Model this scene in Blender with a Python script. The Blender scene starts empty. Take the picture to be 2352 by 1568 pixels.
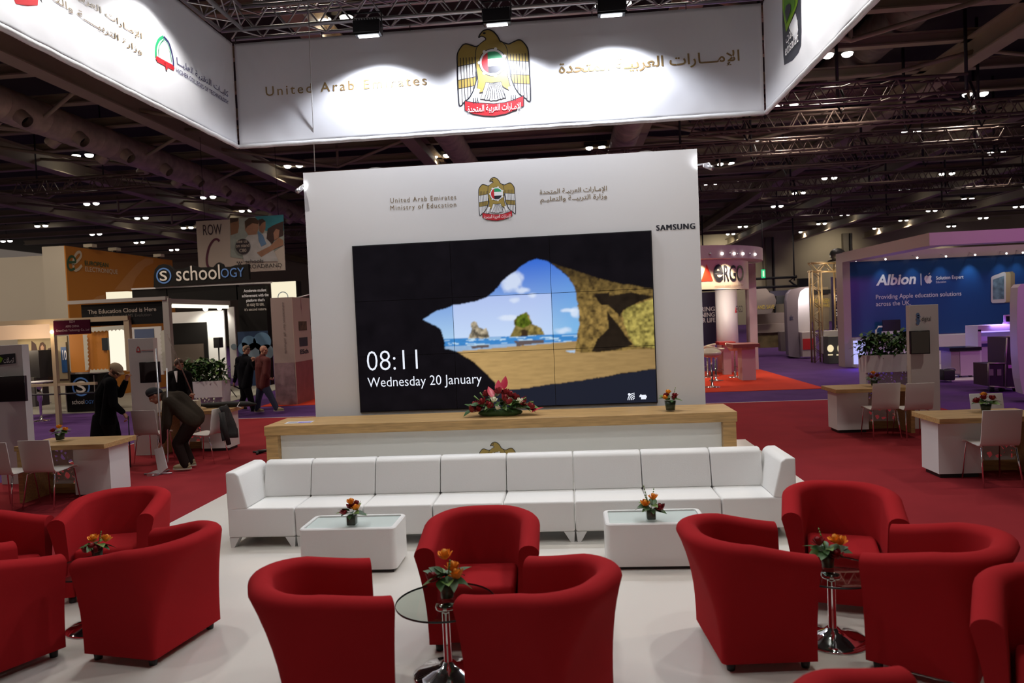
import bpy, bmesh, math, random
from mathutils import Vector, Matrix, noise
C = bpy.context.scene.collection
PI = math.pi
random.seed(7)
# ---------------------------------------------------------------- camera
CAM_H, CAM_F = 2.05, 1644.8
ROLL, PITCH, YAW = .0432, -.0342, -.0824
_fw = Vector((math.sin(YAW)*math.cos(PITCH), math.cos(YAW)*math.cos(PITCH), math.sin(PITCH)))
_r0 = Vector((math.cos(YAW), -math.sin(YAW), 0)); _u0 = _r0.cross(_fw)
_R = math.cos(ROLL)*_r0 - math.sin(ROLL)*_u0; _U = math.sin(ROLL)*_r0 + math.cos(ROLL)*_u0
EYE = Vector((0, 0, CAM_H))
cd = bpy.data.cameras.new('camera'); cam = bpy.data.objects.new('camera', cd); C.objects.link(cam)
cd.sensor_width = 36; cd.lens = CAM_F/2352*36; cd.clip_end = 400
cam.matrix_world = Matrix(((_R.x, _U.x, -_fw.x, 0), (_R.y, _U.y, -_fw.y, 0), (_R.z, _U.z, -_fw.z, CAM_H), (0, 0, 0, 1)))
cd.dof.use_dof = True; cd.dof.focus_distance = 8.6; cd.dof.aperture_fstop = 2.2
bpy.context.scene.camera = cam
vs = bpy.context.scene.view_settings
vs.view_transform = 'Standard'; vs.look = 'None'; vs.gamma = 1; vs.use_curve_mapping = False; vs.exposure = 0.0
W_ = bpy.data.worlds.new('hall_air'); bpy.context.scene.world = W_; W_.use_nodes = True
W_.node_tree.nodes['Background'].inputs[0].default_value = (1.0, .82, .70, 1); W_.node_tree.nodes['Background'].inputs[1].default_value = .115
bpy.context.scene.cycles.max_bounces = 8
bpy.context.scene.cycles.sample_clamp_indirect = 4

def at(px, py, X=None, Y=None, Z=None):
    "the point of the photograph's pixel on a plane X=, Y= or Z="
    d = _fw + _R*((px-1176)/CAM_F) - _U*((py-784)/CAM_F)
    t = (Z-CAM_H)/d.z if Z is not None else (Y/d.y if Y is not None else X/d.x)
    return EYE + t*d

def lamp(name, kind, loc, aim, power, col=(1, 1, 1), size=.1, angle=100, blend=.4):
    l = bpy.data.lights.new(name, kind); l.energy = power; l.color = col
    if kind == 'SPOT': l.spot_size = math.radians(angle); l.spot_blend = blend; l.shadow_soft_size = size
    elif kind == 'AREA': l.size = size
    else: l.shadow_soft_size = size
    o = bpy.data.objects.new(name, l); C.objects.link(o); o.location = loc
    v = Vector(aim)-Vector(loc); o.rotation_euler = v.to_track_quat('-Z', 'Y').to_euler()
    return o
PX0, PX1, PYB = -4.37, 2.63, 11.3      # the white platform of the stand
TRX0, TRX1, TRY, TRZ = -4.4, 2.6, 9.5, 5.93  # the truss ring that hangs above its edge
STAND = (1, .97, .93)
# floods of the truss ring: three on the back truss, the rest on the side and front trusses
FLOOD = [(at(845, 66, Y=9.02), 0), (at(1141, 40, Y=9.02), 0), (at(1404, 18, Y=9.02), 0)]
for p, _ in FLOOD:
    lamp('flood_light', 'SPOT', p+Vector((0, .0, -.12)), p+Vector((0, .10, -3)), 165, (.90, .93, 1), .05, 138, .45)
SIDEF = [(x, y) for y in (3.6, 5.5, 7.4) for x in (TRX0+.5, TRX1-.5)]
for x, y in SIDEF:
    lamp('flood_light', 'SPOT', (x, y, 5.78), (x+(.10 if x > 0 else -.10), y, 2), (95 if y < 4 else 190), STAND, .05, 136, .5)
for x in (-2.8, -.9, 1.0):
    lamp('flood_light', 'SPOT', (x, 2.6, 5.78), (x, 4.6, 0), 42, STAND, .05, 110, .4)
# ceiling lights of the hall: each a pair of lamps, a row per bay
HALL = '190,356 210,467 325,500 95,518 674,380 478,452 565,483 430,522 220,537 320,556 400,573 15,553 770,42 1012,357 1368,338 1408,10 1924,124 1806,239 1725,319 1667,375 1632,420 2240,215 2092,302 2288,350 2175,398 1905,408 2323,424 2075,437 2223,456 1835,442 1785,473 2140,483 1940,492 1706,520 1887,513 2075,505 2258,500 2185,519 1678,537 1845,532 2015,524 2340,474'.split()
HALL = [at(*map(float, s.split(',')), Z=10) for s in HALL]
for i, p in enumerate(HALL):
    lamp('hall_or_fill_light', 'SPOT', p+Vector((0, 0, -.15)), p+Vector((0, 0, -5)), 640, (1, .86, .74), .2, 125, .6)
for x, y in [(-14, 8), (-14, 16), (-8, 24), (8.9, 8), (8.9, 15), (16, 20), (-6, 14), (3, 14), (-20, 24), (-26, 36), (-18, 13.5), (-23, 15), (-12, 12)]:  # unseen spots; the tilted left ones added to brighten the booth fronts
    lamp('hall_or_fill_light', 'SPOT', (x, y, 9.8), (x, y+(4 if y < 16 and x < -11 else 0), 0), 900 if x < -11 else 640, (1, .86, .74), .2, 125, .6)

for x, pw in ((-20, 500), (4, 500), (17.5, 900), (30, 500)): lamp('added_wall_spot', 'SPOT', (x, 81, 9.6), (x+.3, 86, 6.5), pw, (1, .88, .66), .2, 110, .9)  # unseen spots added to brighten the far hall wall and pool light there
# ---------------------------------------------------------------- materials
MATS = {}
def mat(name, col, rough=.6, metal=0, emit=None, estr=1, bump=None, spec=.5, var=0, vscale=8, alpha=None, trans=0, coat=0, sheen=0, stripes=None):
    if name in MATS: return MATS[name]
    m = bpy.data.materials.new(name); m.use_nodes = True; nt = m.node_tree; b = nt.nodes['Principled BSDF']
    b.inputs['Base Color'].default_value = (*col, 1); b.inputs['Roughness'].default_value = rough; b.inputs['Metallic'].default_value = metal
    b.inputs['Specular IOR Level'].default_value = spec
    if trans: b.inputs['Transmission Weight'].default_value = trans
    if coat: b.inputs['Coat Weight'].default_value = coat
    if sheen: b.inputs['Sheen Weight'].default_value = sheen
    if emit: b.inputs['Emission Color'].default_value = (*emit, 1); b.inputs['Emission Strength'].default_value = estr
    tc = nt.nodes.new('ShaderNodeTexCoord')
    if var or bump or stripes:
        n = nt.nodes.new('ShaderNodeTexNoise'); n.inputs['Scale'].default_value = vscale; n.inputs['Detail'].default_value = 5
        if stripes:
            mp = nt.nodes.new('ShaderNodeMapping'); mp.inputs['Scale'].default_value = stripes
            nt.links.new(tc.outputs['Object'], mp.inputs[0]); nt.links.new(mp.outputs[0], n.inputs['Vector'])
        else: nt.links.new(tc.outputs['Object'], n.inputs['Vector'])
        if var:
            r = nt.nodes.new('ShaderNodeValToRGB'); r.color_ramp.elements[0].position = .3; r.color_ramp.elements[1].position = .7
            r.color_ramp.elements[0].color = (*[max(0, c*(1-var)) for c in col], 1); r.color_ramp.elements[1].color = (*[min(1, c*(1+var)) for c in col], 1)
            nt.links.new(n.outputs[0], r.inputs[0]); nt.links.new(r.outputs[0], b.inputs['Base Color'])
        if bump:
            n2 = nt.nodes.new('ShaderNodeTexNoise'); n2.inputs['Scale'].default_value = bump[0]; n2.inputs['Detail'].default_value = 4
            nt.links.new(tc.outputs['Object'], n2.inputs['Vector'])
            bp = nt.nodes.new('ShaderNodeBump'); bp.inputs['Strength'].default_value = bump[1]; bp.inputs['Distance'].default_value = .02
            nt.links.new(n2.outputs[0], bp.inputs['Height']); nt.links.new(bp.outputs[0], b.inputs['Normal'])
    MATS[name] = m; return m
def glow(name, col, s): return mat(name, (0, 0, 0), emit=col, estr=s, spec=0)
def vcol_mat(name, emit):
    "surface coloured by its own printed picture (a colour attribute named print)"
    if name in MATS: return MATS[name]
    m = bpy.data.materials.new(name); m.use_nodes = True; nt = m.node_tree; b = nt.nodes['Principled BSDF']
    a = nt.nodes.new('ShaderNodeAttribute'); a.attribute_name = 'print'
    if emit:
        b.inputs['Base Color'].default_value = (.002, .002, .003, 1); nt.links.new(a.outputs['Color'], b.inputs['Emission Color']); b.inputs['Emission Strength'].default_value = emit; b.inputs['Roughness'].default_value = .35; b.inputs['Specular IOR Level'].default_value = .05
    else: nt.links.new(a.outputs['Color'], b.inputs['Base Color']); b.inputs['Roughness'].default_value = .5
    MATS[name] = m; return m
def glass(name, col, rough=.02, mix=.82):
    if name in MATS: return MATS[name]
    m = bpy.data.materials.new(name); m.use_nodes = True; nt = m.node_tree; nt.nodes.clear()
    o = nt.nodes.new('ShaderNodeOutputMaterial'); t = nt.nodes.new('ShaderNodeBsdfTransparent'); t.inputs[0].default_value = (*col, 1)
    g = nt.nodes.new('ShaderNodeBsdfGlossy'); g.inputs['Roughness'].default_value = rough
    fr = nt.nodes.new('ShaderNodeFresnel'); fr.inputs[0].default_value = 1.5
    mx = nt.nodes.new('ShaderNodeMixShader'); ge = nt.nodes.new('ShaderNodeNewGeometry'); ml = nt.nodes.new('ShaderNodeMath'); ml.operation = 'MULTIPLY_ADD'; ml.inputs[1].default_value = -1; ml.inputs[2].default_value = 1; m2 = nt.nodes.new('ShaderNodeMath'); m2.operation = 'MULTIPLY'
    nt.links.new(ge.outputs['Backfacing'], ml.inputs[0]); nt.links.new(ml.outputs[0], m2.inputs[0]); nt.links.new(fr.outputs[0], m2.inputs[1]); nt.links.new(m2.outputs[0], mx.inputs[0]); nt.links.new(t.outputs[0], mx.inputs[1]); nt.links.new(g.outputs[0], mx.inputs[2]); nt.links.new(mx.outputs[0], o.inputs[0])
    MATS[name] = m; return m
def srgb(*c): return tuple(((v/255+.055)/1.055)**2.4 if v > 10 else v/255/12.92 for v in c)

white = mat('white_laminate', (.80, .78, .76), .42)
white2 = mat('white_matt_board', (.66, .645, .64), .6)
leather = mat('white_leather', (.80, .80, .79), .42, bump=(90, .06))
redcloth = mat('red_wool_cloth', (.34, .013, .017), .9, bump=(400, .15), spec=.08)
black = mat('black_plastic', (.012, .012, .013), .45)
dark = mat('dark_grey_metal', (.05, .05, .055), .5, .3)
oak = mat('oak_veneer', (.43, .265, .105), .5, var=.25, vscale=3, stripes=(1.2, 14, 14))
chrome = mat('chrome', (.85, .85, .87), .06, 1)
steel = mat('brushed_aluminium', (.62, .62, .65), .35, .9)
fabric = mat('banner_fabric', (.82, .83, .88), .75, bump=(2.2, .18))
gold = mat('gold_print', (.34, .24, .055), .5)
inkgold = mat('bronze_ink', (.20, .14, .07), .55)
ink = mat('black_ink', (.012, .012, .02), .5)
inkw = mat('white_ink', (.80, .80, .80), .5)
inkred = mat('red_ink', (.52, .02, .03), .5)
inkgreen = mat('green_ink', (.02, .30, .12), .5)
leafg = mat('leaf_green', (.035, .095, .022), .5, var=.5, vscale=20)
leafl = mat('light_leaf', (.11, .20, .04), .5, var=.4, vscale=20)
rosey = mat('orange_rose_petal', (.80, .30, .02), .6, var=.25, vscale=30)
roser = mat('red_rose_petal', (.22, .004, .008), .6, var=.3, vscale=30)
rosew = mat('cream_petal', (.75, .72, .55), .6, var=.1, vscale=30)
vaseg = glass('clear_vase_glass', (.93, .95, .94))
tblg = glass('smoked_table_glass', (.80, .84, .80))
frost = mat('pale_green_glass', (.60, .70, .68), .12, coat=.5)

# ---------------------------------------------------------------- mesh helpers
class MB:
    def __init__(s): s.v = []; s.f = []; s.m = []; s.mats = []; s.sm = []
    def _mi(s, m):
        if m not in s.mats: s.mats.append(m)
        return s.mats.index(m)
    def add(s, vs_, fs, m, smooth=False):
        o = len(s.v); s.v += [tuple(v) for v in vs_]; k = s._mi(m)
        for f in fs: s.f.append([o+i for i in f]); s.m.append(k); s.sm.append(smooth)
        return s
    def box(s, a, b, m):
        x0, y0, z0 = a; x1, y1, z1 = b
        v = [(x0, y0, z0), (x1, y0, z0), (x1, y1, z0), (x0, y1, z0), (x0, y0, z1), (x1, y0, z1), (x1, y1, z1), (x0, y1, z1)]
        return s.add(v, [(0, 3, 2, 1), (4, 5, 6, 7), (0, 1, 5, 4), (1, 2, 6, 5), (2, 3, 7, 6), (3, 0, 4, 7)], m)
    def tube(s, pts, r, m, n=10, cap=True, r2=None):
        pts = [Vector(p) for p in pts]; K = len(pts); rings = []
        for i, p in enumerate(pts):
            d = (pts[min(i+1, K-1)]-pts[max(i-1, 0)]).normalized()
            a = d.cross(Vector((0, 0, 1))) if abs(d.z) < .95 else d.cross(Vector((1, 0, 0)))
            a.normalize(); b = d.cross(a); rr = r if r2 is None else r+(r2-r)*i/max(1, K-1)
            if isinstance(r, (list, tuple)): rr = r[i]
            rings.append([p+(a*math.cos(2*PI*k/n)+b*math.sin(2*PI*k/n))*rr for k in range(n)])
        v = [q for R_ in rings for q in R_]; f = []
        for i in range(K-1):
            for k in range(n): f.append((i*n+k, i*n+(k+1) % n, (i+1)*n+(k+1) % n, (i+1)*n+k))
        if cap: f.append(tuple(range(n))[::-1]); f.append(tuple((K-1)*n+k for k in range(n)))
        return s.add(v, f, m, True)
    def lathe(s, prof, m, c=(0, 0, 0), n=32, sx=1, sy=1, cap=True):
        v = []; f = []
        for r, z in prof:
            for k in range(n): v.append((c[0]+r*sx*math.cos(2*PI*k/n), c[1]+r*sy*math.sin(2*PI*k/n), c[2]+z))
        for i in range(len(prof)-1):
            for k in range(n): f.append((i*n+k, i*n+(k+1) % n, (i+1)*n+(k+1) % n, (i+1)*n+k))
        if cap and prof[0][0] > 1e-4: f.append(tuple(range(n))[::-1])
        if cap and prof[-1][0] > 1e-4: f.append(tuple((len(prof)-1)*n+k for k in range(n)))
        return s.add(v, f, m, True)
    def ball(s, c, r, m, n=12, k=8):
        rx, ry, rz = r if isinstance(r, (tuple, list)) else (r, r, r)
        v = []; f = []
        for i in range(k+1):
            t = PI*i/k
            for j in range(n): v.append((c[0]+rx*math.sin(t)*math.cos(2*PI*j/n), c[1]+ry*math.sin(t)*math.sin(2*PI*j/n), c[2]-rz*math.cos(t)))
        for i in range(k):
            for j in range(n): f.append((i*n+j, i*n+(j+1) % n, (i+1)*n+(j+1) % n, (i+1)*n+j))
        return s.add(v, f, m, True)
    def prism(s, poly, ext, m, org=(0, 0, 0), u=(1, 0, 0), w=(0, 0, 1)):
        "closed outline in the u,w plane pushed back along ext"
        o, u, w, e = Vector(org), Vector(u), Vector(w), Vector(ext); n = len(poly)
        a = [o+u*p[0]+w*p[1] for p in poly]; v = a+[q+e for q in a]
        return s.add(v, [tuple(range(n)), tuple(range(2*n-1, n-1, -1))]+[(i, i+n, (i+1) % n+n, (i+1) % n) for i in range(n)], m)
    def poly(s, pts, m): return s.add(pts, [tuple(range(len(pts)))], m)
    def build(s, name, parent=None, loc=None, rz=0, bevel=0, seg=3, smooth=None, fixn=True):
        me = bpy.data.meshes.new(name); me.from_pydata(s.v, [], s.f)
        for m in s.mats: me.materials.append(m)
        me.polygons.foreach_set('material_index', s.m); me.polygons.foreach_set('use_smooth', s.sm if smooth is None else [smooth]*len(s.f))
        if fixn or bevel:
            bm = bmesh.new(); bm.from_mesh(me); bmesh.ops.remove_doubles(bm, verts=bm.verts, dist=1e-5)
            bmesh.ops.recalc_face_normals(bm, faces=bm.faces)
            if bevel:
                es = [e for e in bm.edges if len(e.link_faces) == 2 and e.calc_face_angle(0) > .6]
                bmesh.ops.bevel(bm, geom=es, offset=bevel, segments=seg, affect='EDGES', profile=.5)
                for f in bm.faces: f.smooth = True
            bm.to_mesh(me); bm.free()
            if bevel and hasattr(me, 'set_sharp_from_angle'): me.set_sharp_from_angle(angle=.7)
        me.update()
        o = bpy.data.objects.new(name, me); C.objects.link(o)
        if parent: o.parent = parent
        if loc is not None: o.location = loc
        if rz: o.rotation_euler = (0, 0, rz)
        return o
def tag(o, label, cat, group=None, kind=None):
    o['label'] = label; o['category'] = cat
    if group: o['group'] = group
    if kind: o['kind'] = kind
    return o
def thing(name, label, cat, loc=(0, 0, 0), rz=0, group=None):
    o = bpy.data.objects.new(name, None); C.objects.link(o); o.location = loc; o.rotation_euler = (0, 0, rz); o.empty_display_size = .1
    return tag(o, label, cat, group)
def struct(o): o['kind'] = 'structure'; return o
def kids(o): return [x for x in bpy.data.objects if x.parent == o]
def dup(o, loc=None, rz=None, label=None, group=None, parent=None, scale=None):
    c = o.copy(); C.objects.link(c)
    if parent: c.parent = parent
    if loc is not None: c.location = loc
    if rz is not None: c.rotation_euler = (0, 0, rz)
    if label: c['label'] = label
    if group: c['group'] = group
    if scale: c.scale = scale
    for k in kids(o): dup(k, parent=c)
    return c
def rel(parent, pts):
    M = Matrix.Translation(parent.location) @ Matrix.Rotation(parent.rotation_euler.z, 4, 'Z'); M = M.inverted()
    return [M @ Vector(p) for p in pts]

# ---------------------------------------------------------------- lettering (Arabic joined by hand)
AR = {}
for ch, i, n in [('ا', 0xFE8D, 2), ('إ', 0xFE87, 2), ('ل', 0xFEDD, 4), ('م', 0xFEE1, 4), ('ر', 0xFEAD, 2), ('ت', 0xFE95, 4), ('ع', 0xFEC9, 4), ('ب', 0xFE8F, 4), ('ي', 0xFEF1, 4), ('ة', 0xFE93, 2), ('ح', 0xFEA1, 4), ('د', 0xFEA9, 2), ('و', 0xFEED, 2), ('ز', 0xFEAF, 2), ('ك', 0xFED9, 4), ('ق', 0xFED5, 4), ('ن', 0xFEE5, 4), ('ص', 0xFEB9, 4), ('\1', 0xFEF9, 2), ('\2', 0xFEFB, 2), ('ـ', 0x640, 0)]: AR[ch] = (i, n)
def arabic(s):
    out = []; s = s.replace('لإ', '\1').replace('لا', '\2')
    for i, ch in enumerate(s):
        if ch not in AR: out.append(ch); continue
        iso, n = AR[ch]
        if n == 0: out.append(ch); continue
        prev = i > 0 and s[i-1] in AR and AR[s[i-1]][1] != 2
        nxt = i+1 < len(s) and s[i+1] in AR and n == 4
        out.append(chr(iso+((1 if prev else 0) if n == 2 else (3 if prev and nxt else 2 if nxt else 1 if prev else 0))))
    return ''.join(reversed(out))
_tx = {}
def text(parent, name, body, p0, width, m, height=None, u=(1, 0, 0), w=(0, 0, 1), bold=0., depth=.004, shear=0, space=1.0, align='L', line=1.0, fat=0):
    "letters as one mesh part; p0 = left end of the baseline (world), width / height in metres"
    key = (body, bold, shear, space, line, align)
    if key not in _tx:
        cu = bpy.data.curves.new('t', 'FONT'); cu.body = body; cu.offset = bold; cu.shear = shear; cu.space_character = space; cu.resolution_u = 3; cu.space_line = line
        if align == 'C': cu.align_x = 'CENTER'
        o = bpy.data.objects.new('t', cu); C.objects.link(o); bpy.context.view_layer.update()
        dg = bpy.context.evaluated_depsgraph_get(); me = bpy.data.meshes.new_from_object(o.evaluated_get(dg))
        vs_ = [v.co.copy() for v in me.vertices]; fs = [tuple(p.vertices) for p in me.polygons]
        bpy.data.objects.remove(o); bpy.data.curves.remove(cu); bpy.data.meshes.remove(me); _tx[key] = (vs_, fs)
    vs_, fs = _tx[key]
    x0 = min(v.x for v in vs_); x1 = max(v.x for v in vs_); y1 = max(v.y for v in vs_)
    sx = width/(x1-x0); sy = height/y1 if height else sx
    u, w = Vector(u), Vector(w); nrm = u.cross(w)
    p0 = Vector(p0)
    pts = [p0+u*((v.x-x0)*sx)+w*(v.y*sy)+nrm*depth for v in vs_]
    b = MB()
    for k in ((-1, 0, 1) if fat else (0,)): q = [p+u*(fat*k)+nrm*(.0004*k) for p in pts]; b.add(rel(parent, q) if parent else q, fs, m)
    return b.build(name, parent, fixn=False)
def text_px(parent, name, body, a, b, m, plane, hpx=None, **k):
    "baseline from pixel a to pixel b on a wall plane (dict X= or Y=); hpx = letter height in pixels"
    P, Q = at(*a, **plane), at(*b, **plane)
    u = Vector((Q.x-P.x, Q.y-P.y, 0)); wd = u.length; u.normalize()
    h = (at(a[0], a[1]-hpx, **plane)-P).length if hpx else None
    return text(parent, name, body, P, wd, m, h, u=u, **k)
def pbox(px0, py0, px1, py1, Y, d, m, name=None, parent=None, bevel=0, b=None, grow=0):
    "box whose front face fills a pixel rectangle on the plane Y, d deep"
    P, Q = at(px0, py0, Y=Y), at(px1, py1, Y=Y)
    a_, c_ = (P.x, Y, Q.z), (Q.x, Y+d, P.z)
    if parent: o = parent.location; a_ = tuple(a_[i]-o[i] for i in range(3)); c_ = tuple(c_[i]-o[i] for i in range(3))
    (b0 := b or MB()).box(a_, c_, m)
    return b0.build(name, parent, bevel=bevel) if name else b0
# ---------------------------------------------------------------- setting
ZC = -.02
purple = mat('purple_carpet', (.082, .034, .135), .95, bump=(300, .2), var=.12, vscale=1.5, spec=.1)
redcar = mat('red_carpet', (.235, .020, .026), .95, bump=(300, .2), var=.10, vscale=1.2, spec=.1)
orangecar = mat('orange_red_carpet', (.50, .045, .02), .95, bump=(300, .2), var=.08, vscale=1.2, spec=.1)
gloss = mat('white_gloss_floor', (.74, .71, .66), .28, var=.04, vscale=.7)
tape = mat('white_tape', (.6, .58, .55), .6)
struct(MB().box((-60, -14, -.3), (60, 86, -.03), purple).build('floor'))
beigew = mat('beige_hall_wall', (.46, .40, .30), .8, var=.06, vscale=.4)
struct(MB().box((-60, 86, -.3), (60, 86.4, 12), beigew).build('wall_back'))
colm = mat('hall_column_paint', (.16, .14, .115), .7)
for i, px in enumerate((1766, 1944)):
    x = at(px, 600, Y=85.6).x; b = MB()
    b.box((x-.35, 85.4, 0), (x+.25, 86, 10), colm); b.box((x+.5, 85.6, 0), (x+.65, 86, 10), dark)
    struct(b.build('trim_%d' % (i+1)))
ceilm = mat('dark_ceiling_deck', (.035, .030, .027), .8, var=.2, vscale=.5)
struct(MB().box((-60, -14, 11.6), (60, 86, 11.8), ceilm).build('ceiling'))
rc = MB().box((-8.27, -6, -.03), (6.93, 15.86, ZC), redcar).build('red_carpet'); tag(rc, 'wide dark red carpet laid around the white platform', 'carpet')
e = MB(); e.box((-8.27, 15.84, ZC), (6.93, 15.875, ZC+.004), tape); e.box((-8.285, 10, ZC), (-8.255, 15.875, ZC+.004), tape); e.build('edge_tape', rc)
pf = MB().box((PX0, -1.5, -.028), (PX1, PYB, 0), gloss).build('platform_floor'); tag(pf, 'glossy white laminate floor under the sofas and red tub chairs', 'flooring', kind='structure')

# ---------------------------------------------------------------- national emblem, drawn as flat print
def clipband(poly, lo, hi):
    "part of a convex-ish outline between two lines v = a+b*u"
    def cut(P, a, b, keep):
        out = []
        for i in range(len(P)):
            p, q = P[i], P[(i+1) % len(P)]
            dp, dq = (p[1]-a-b*p[0])*keep, (q[1]-a-b*q[0])*keep
            if dp >= 0: out.append(p)
            if dp*dq < 0: t = dp/(dp-dq); out.append((p[0]+(q[0]-p[0])*t, p[1]+(q[1]-p[1])*t))
        return out
    return cut(cut(poly, lo[0], lo[1], 1), hi[0], hi[1], -1)
def emblem_layers():
    L = []
    def n(P):
        r = []
        for X, Y in P:
            Yc = Y+.072*(X-1050); Xc = X-.04*(Y-508); r.append(((Xc-1050)/620, (818-Yc)/620))
        return r
    LW = n([(1000, 270), (985, 292), (930, 322), (900, 311), (860, 299), (835, 306), (806, 345), (793, 378), (796, 480), (798, 570), (801, 660), (806, 745), (832, 730), (832, 722), (855, 702), (880, 682), (905, 640), (920, 600), (935, 545), (932, 500), (945, 420)])
    RW = [(2*.0-u+.012, v) for u, v in LW]
    body = n([(1000, 270), (960, 300), (930, 330), (925, 400), (932, 480), (945, 560), (938, 600), (925, 650), (985, 640), (1000, 580), (1050, 575), (1100, 568), (1120, 600), (1160, 625), (1178, 612), (1164, 560), (1150, 500), (1160, 400), (1150, 320), (1110, 280)])
    head = n([(950, 258), (953, 246), (964, 226), (985, 206), (1020, 198), (1055, 214), (1080, 240), (1098, 272), (1108, 300), (1060, 330), (985, 310), (1000, 275), (1000, 262), (985, 250), (968, 247), (958, 252)])
    rib = n([(846, 703), (848, 770), (900, 795), (980, 808), (1060, 810), (1140, 794), (1210, 768), (1270, 737), (1268, 664), (1200, 694), (1130, 714), (1055, 722), (970, 718), (900, 712)])
    tail = n([(1000, 572), (960, 690), (985, 690), (1000, 698), (1020, 694), (1035, 702), (1055, 697), (1075, 700), (1092, 690), (1110, 690), (1125, 680), (1142, 682), (1108, 566), (1055, 578)])
    def chaikin(P, it=2):
        for _ in range(it):
            Q = []
            for i in range(len(P)):
                p, q = P[i], P[(i+1) % len(P)]; Q += [(p[0]*.8+q[0]*.2, p[1]*.8+q[1]*.2), (p[0]*.2+q[0]*.8, p[1]*.2+q[1]*.8)]
            P = Q
        return P
    LW, RW, body, head = chaikin(LW), chaikin(RW), chaikin(body), chaikin(head)
    L += [('P', LW, 'w'), ('P', RW, 'w')]
    for Wg in (LW, RW):
        sl = .12 if Wg is LW else -.12
        L.append(('P', clipband(Wg, (.655, sl), (2, 0)), 'g')); L.append(('P', clipband(Wg, (.40, sl), (.50, sl)), 'g'))
    def crosses(u, P):
        ys = []
        for i in range(len(P)):
            p, q = P[i], P[(i+1) % len(P)]
            if (p[0]-u)*(q[0]-u) < 0: ys.append(p[1]+(q[1]-p[1])*(u-p[0])/(q[0]-p[0]))
        return min(ys), max(ys)
    for Wg in (LW, RW):
        s = 1 if Wg is RW else -1
        for k in range(6):
            u = s*(.205+.034*k)+.006
            lo, hi = crosses(u, Wg); hi = min(hi, .70)
            L.append(('S', [(u, lo), (u, hi)], .0085))
        for a in (.655, .50, .40):
            P = clipband(Wg, (a-.004, -s*.12), (a+.004, -s*.12))
            if len(P) > 2: L.append(('P', P, 'k'))
    for P in (LW, RW): L.append(('S', P+P[:1], .014))
    L += [('P', body, 'g'), ('S', body+body[:1], .008), ('P', head, 'g'), ('P', tail, 'w'), ('S', tail+tail[:1], .007), ('P', rib, 'r')]
    L += [('S', head[:29], .015), ('S', head[44:]+head[:1], .012), ('S', rib+rib[:1], .008)]
    for k in range(9):
        t = k/8; L.append(('S', [(-.055+.11*t+.012, .39), (-.125+.25*t+.012, .205)], .008))
    for s in (-1, 1):
        L.append(('P', [(s*.16+.006, .33), (s*.205+.006, .20), (s*.235+.006, .19), (s*.25+.006, .22), (s*.20+.006, .34)], 'w'))
        for d in (0, .025, .05): L.append(('S', [(s*(.19+d)+.006, .17), (s*(.195+d)+.006, .235)], .008))
    cx, cy = .002, .625
    circ = lambda r, a0=0, a1=2*PI, n_=48: [(cx+r*math.cos(a0+(a1-a0)*i/n_), cy+r*math.sin(a0+(a1-a0)*i/n_)) for i in range(n_+(1 if a1-a0 < 6 else 0))]
    L.append(('P', circ(.158), 'k')); L.append(('P', circ(.150), 'w'))
    for k in range(7):
        a = 2*PI*k/7+.4; p = (cx+.155*math.cos(a), cy+.155*math.sin(a)); L.append(('P', [(p[0]+.02*math.cos(t*PI/3), p[1]+.02*math.sin(t*PI/3)) for t in range(6)], 'w'))
    R = .127; a = math.acos(-.42)
    L.append(('P', circ(R, a, 2*PI-a, 24), 'r'))
    y1 = R/3; x0 = -.42*R
    def sect(lo, hi):
        P = []
        for i in range(13): t = lo+(hi-lo)*i/12; P.append((cx+math.sqrt(max(0, R*R-t*t)), cy+t))
        for i in range(13): t = hi+(lo-hi)*i/12; P.append((cx+max(x0, -math.sqrt(max(0, R*R-t*t))), cy+t))
        return P
    L += [('P', sect(y1, R*.97), 'gr'), ('P', sect(-y1, y1), 'w'), ('P', sect(-R*.97, -y1), 'k')]
    e0 = n([(990, 226)])[0]; L.append(('P', [(e0[0]+.018*math.cos(t*PI/4), e0[1]+.012*math.sin(t*PI/4)) for t in range(8)], 'k'))
    return L
EMB = emblem_layers()
def emblem(parent, base, h, u=(1, 0, 0), cut=None, off=.0005):
    "printed eagle; base = bottom middle, h = height; cut = only what stands above that share of the height"
    M = {'g': gold, 'w': inkw, 'k': ink, 'r': inkred, 'gr': inkgreen}
    u = Vector(u); w = Vector((0, 0, 1)); nr = u.cross(w); b = MB(); P0 = Vector(base)
    z = .002
    def put(P, m):
        nonlocal z
        if cut: P = clipband(P, (cut, 0), (9, 0))
        if len(P) < 3: return
        b.poly([P0+u*(p[0]*h)+w*(p[1]*h)+nr*z for p in P], m); z += off*h*.25
    for k, P, c in EMB:
        if k == 'P': put(P, M[c])
        else:
            for i in range(len(P)-1):
                p, q = Vector(P[i]), Vector(P[i+1]); d = (q-p)
                if d.length < 1e-6: continue
                d.normalize(); s = Vector((-d.y, d.x))*c/2; p = p-d*c*.3; q = q+d*c*.3
                put([p+s, p-s, q-s, q+s], ink); z -= off*h*.25*.97
    if parent: b.v = [tuple(v) for v in rel(parent, b.v)]
    o = b.build('emblem', parent, fixn=False)
    if not cut: text(parent, 'ribbon_lettering', arabic('الإمـارات العربية المتحدة'), P0+u*(-.31*h)+w*(.075*h)+nr*(z+.002), .62*h, inkw, .075*h, u=u, bold=.01)
    return o

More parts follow.
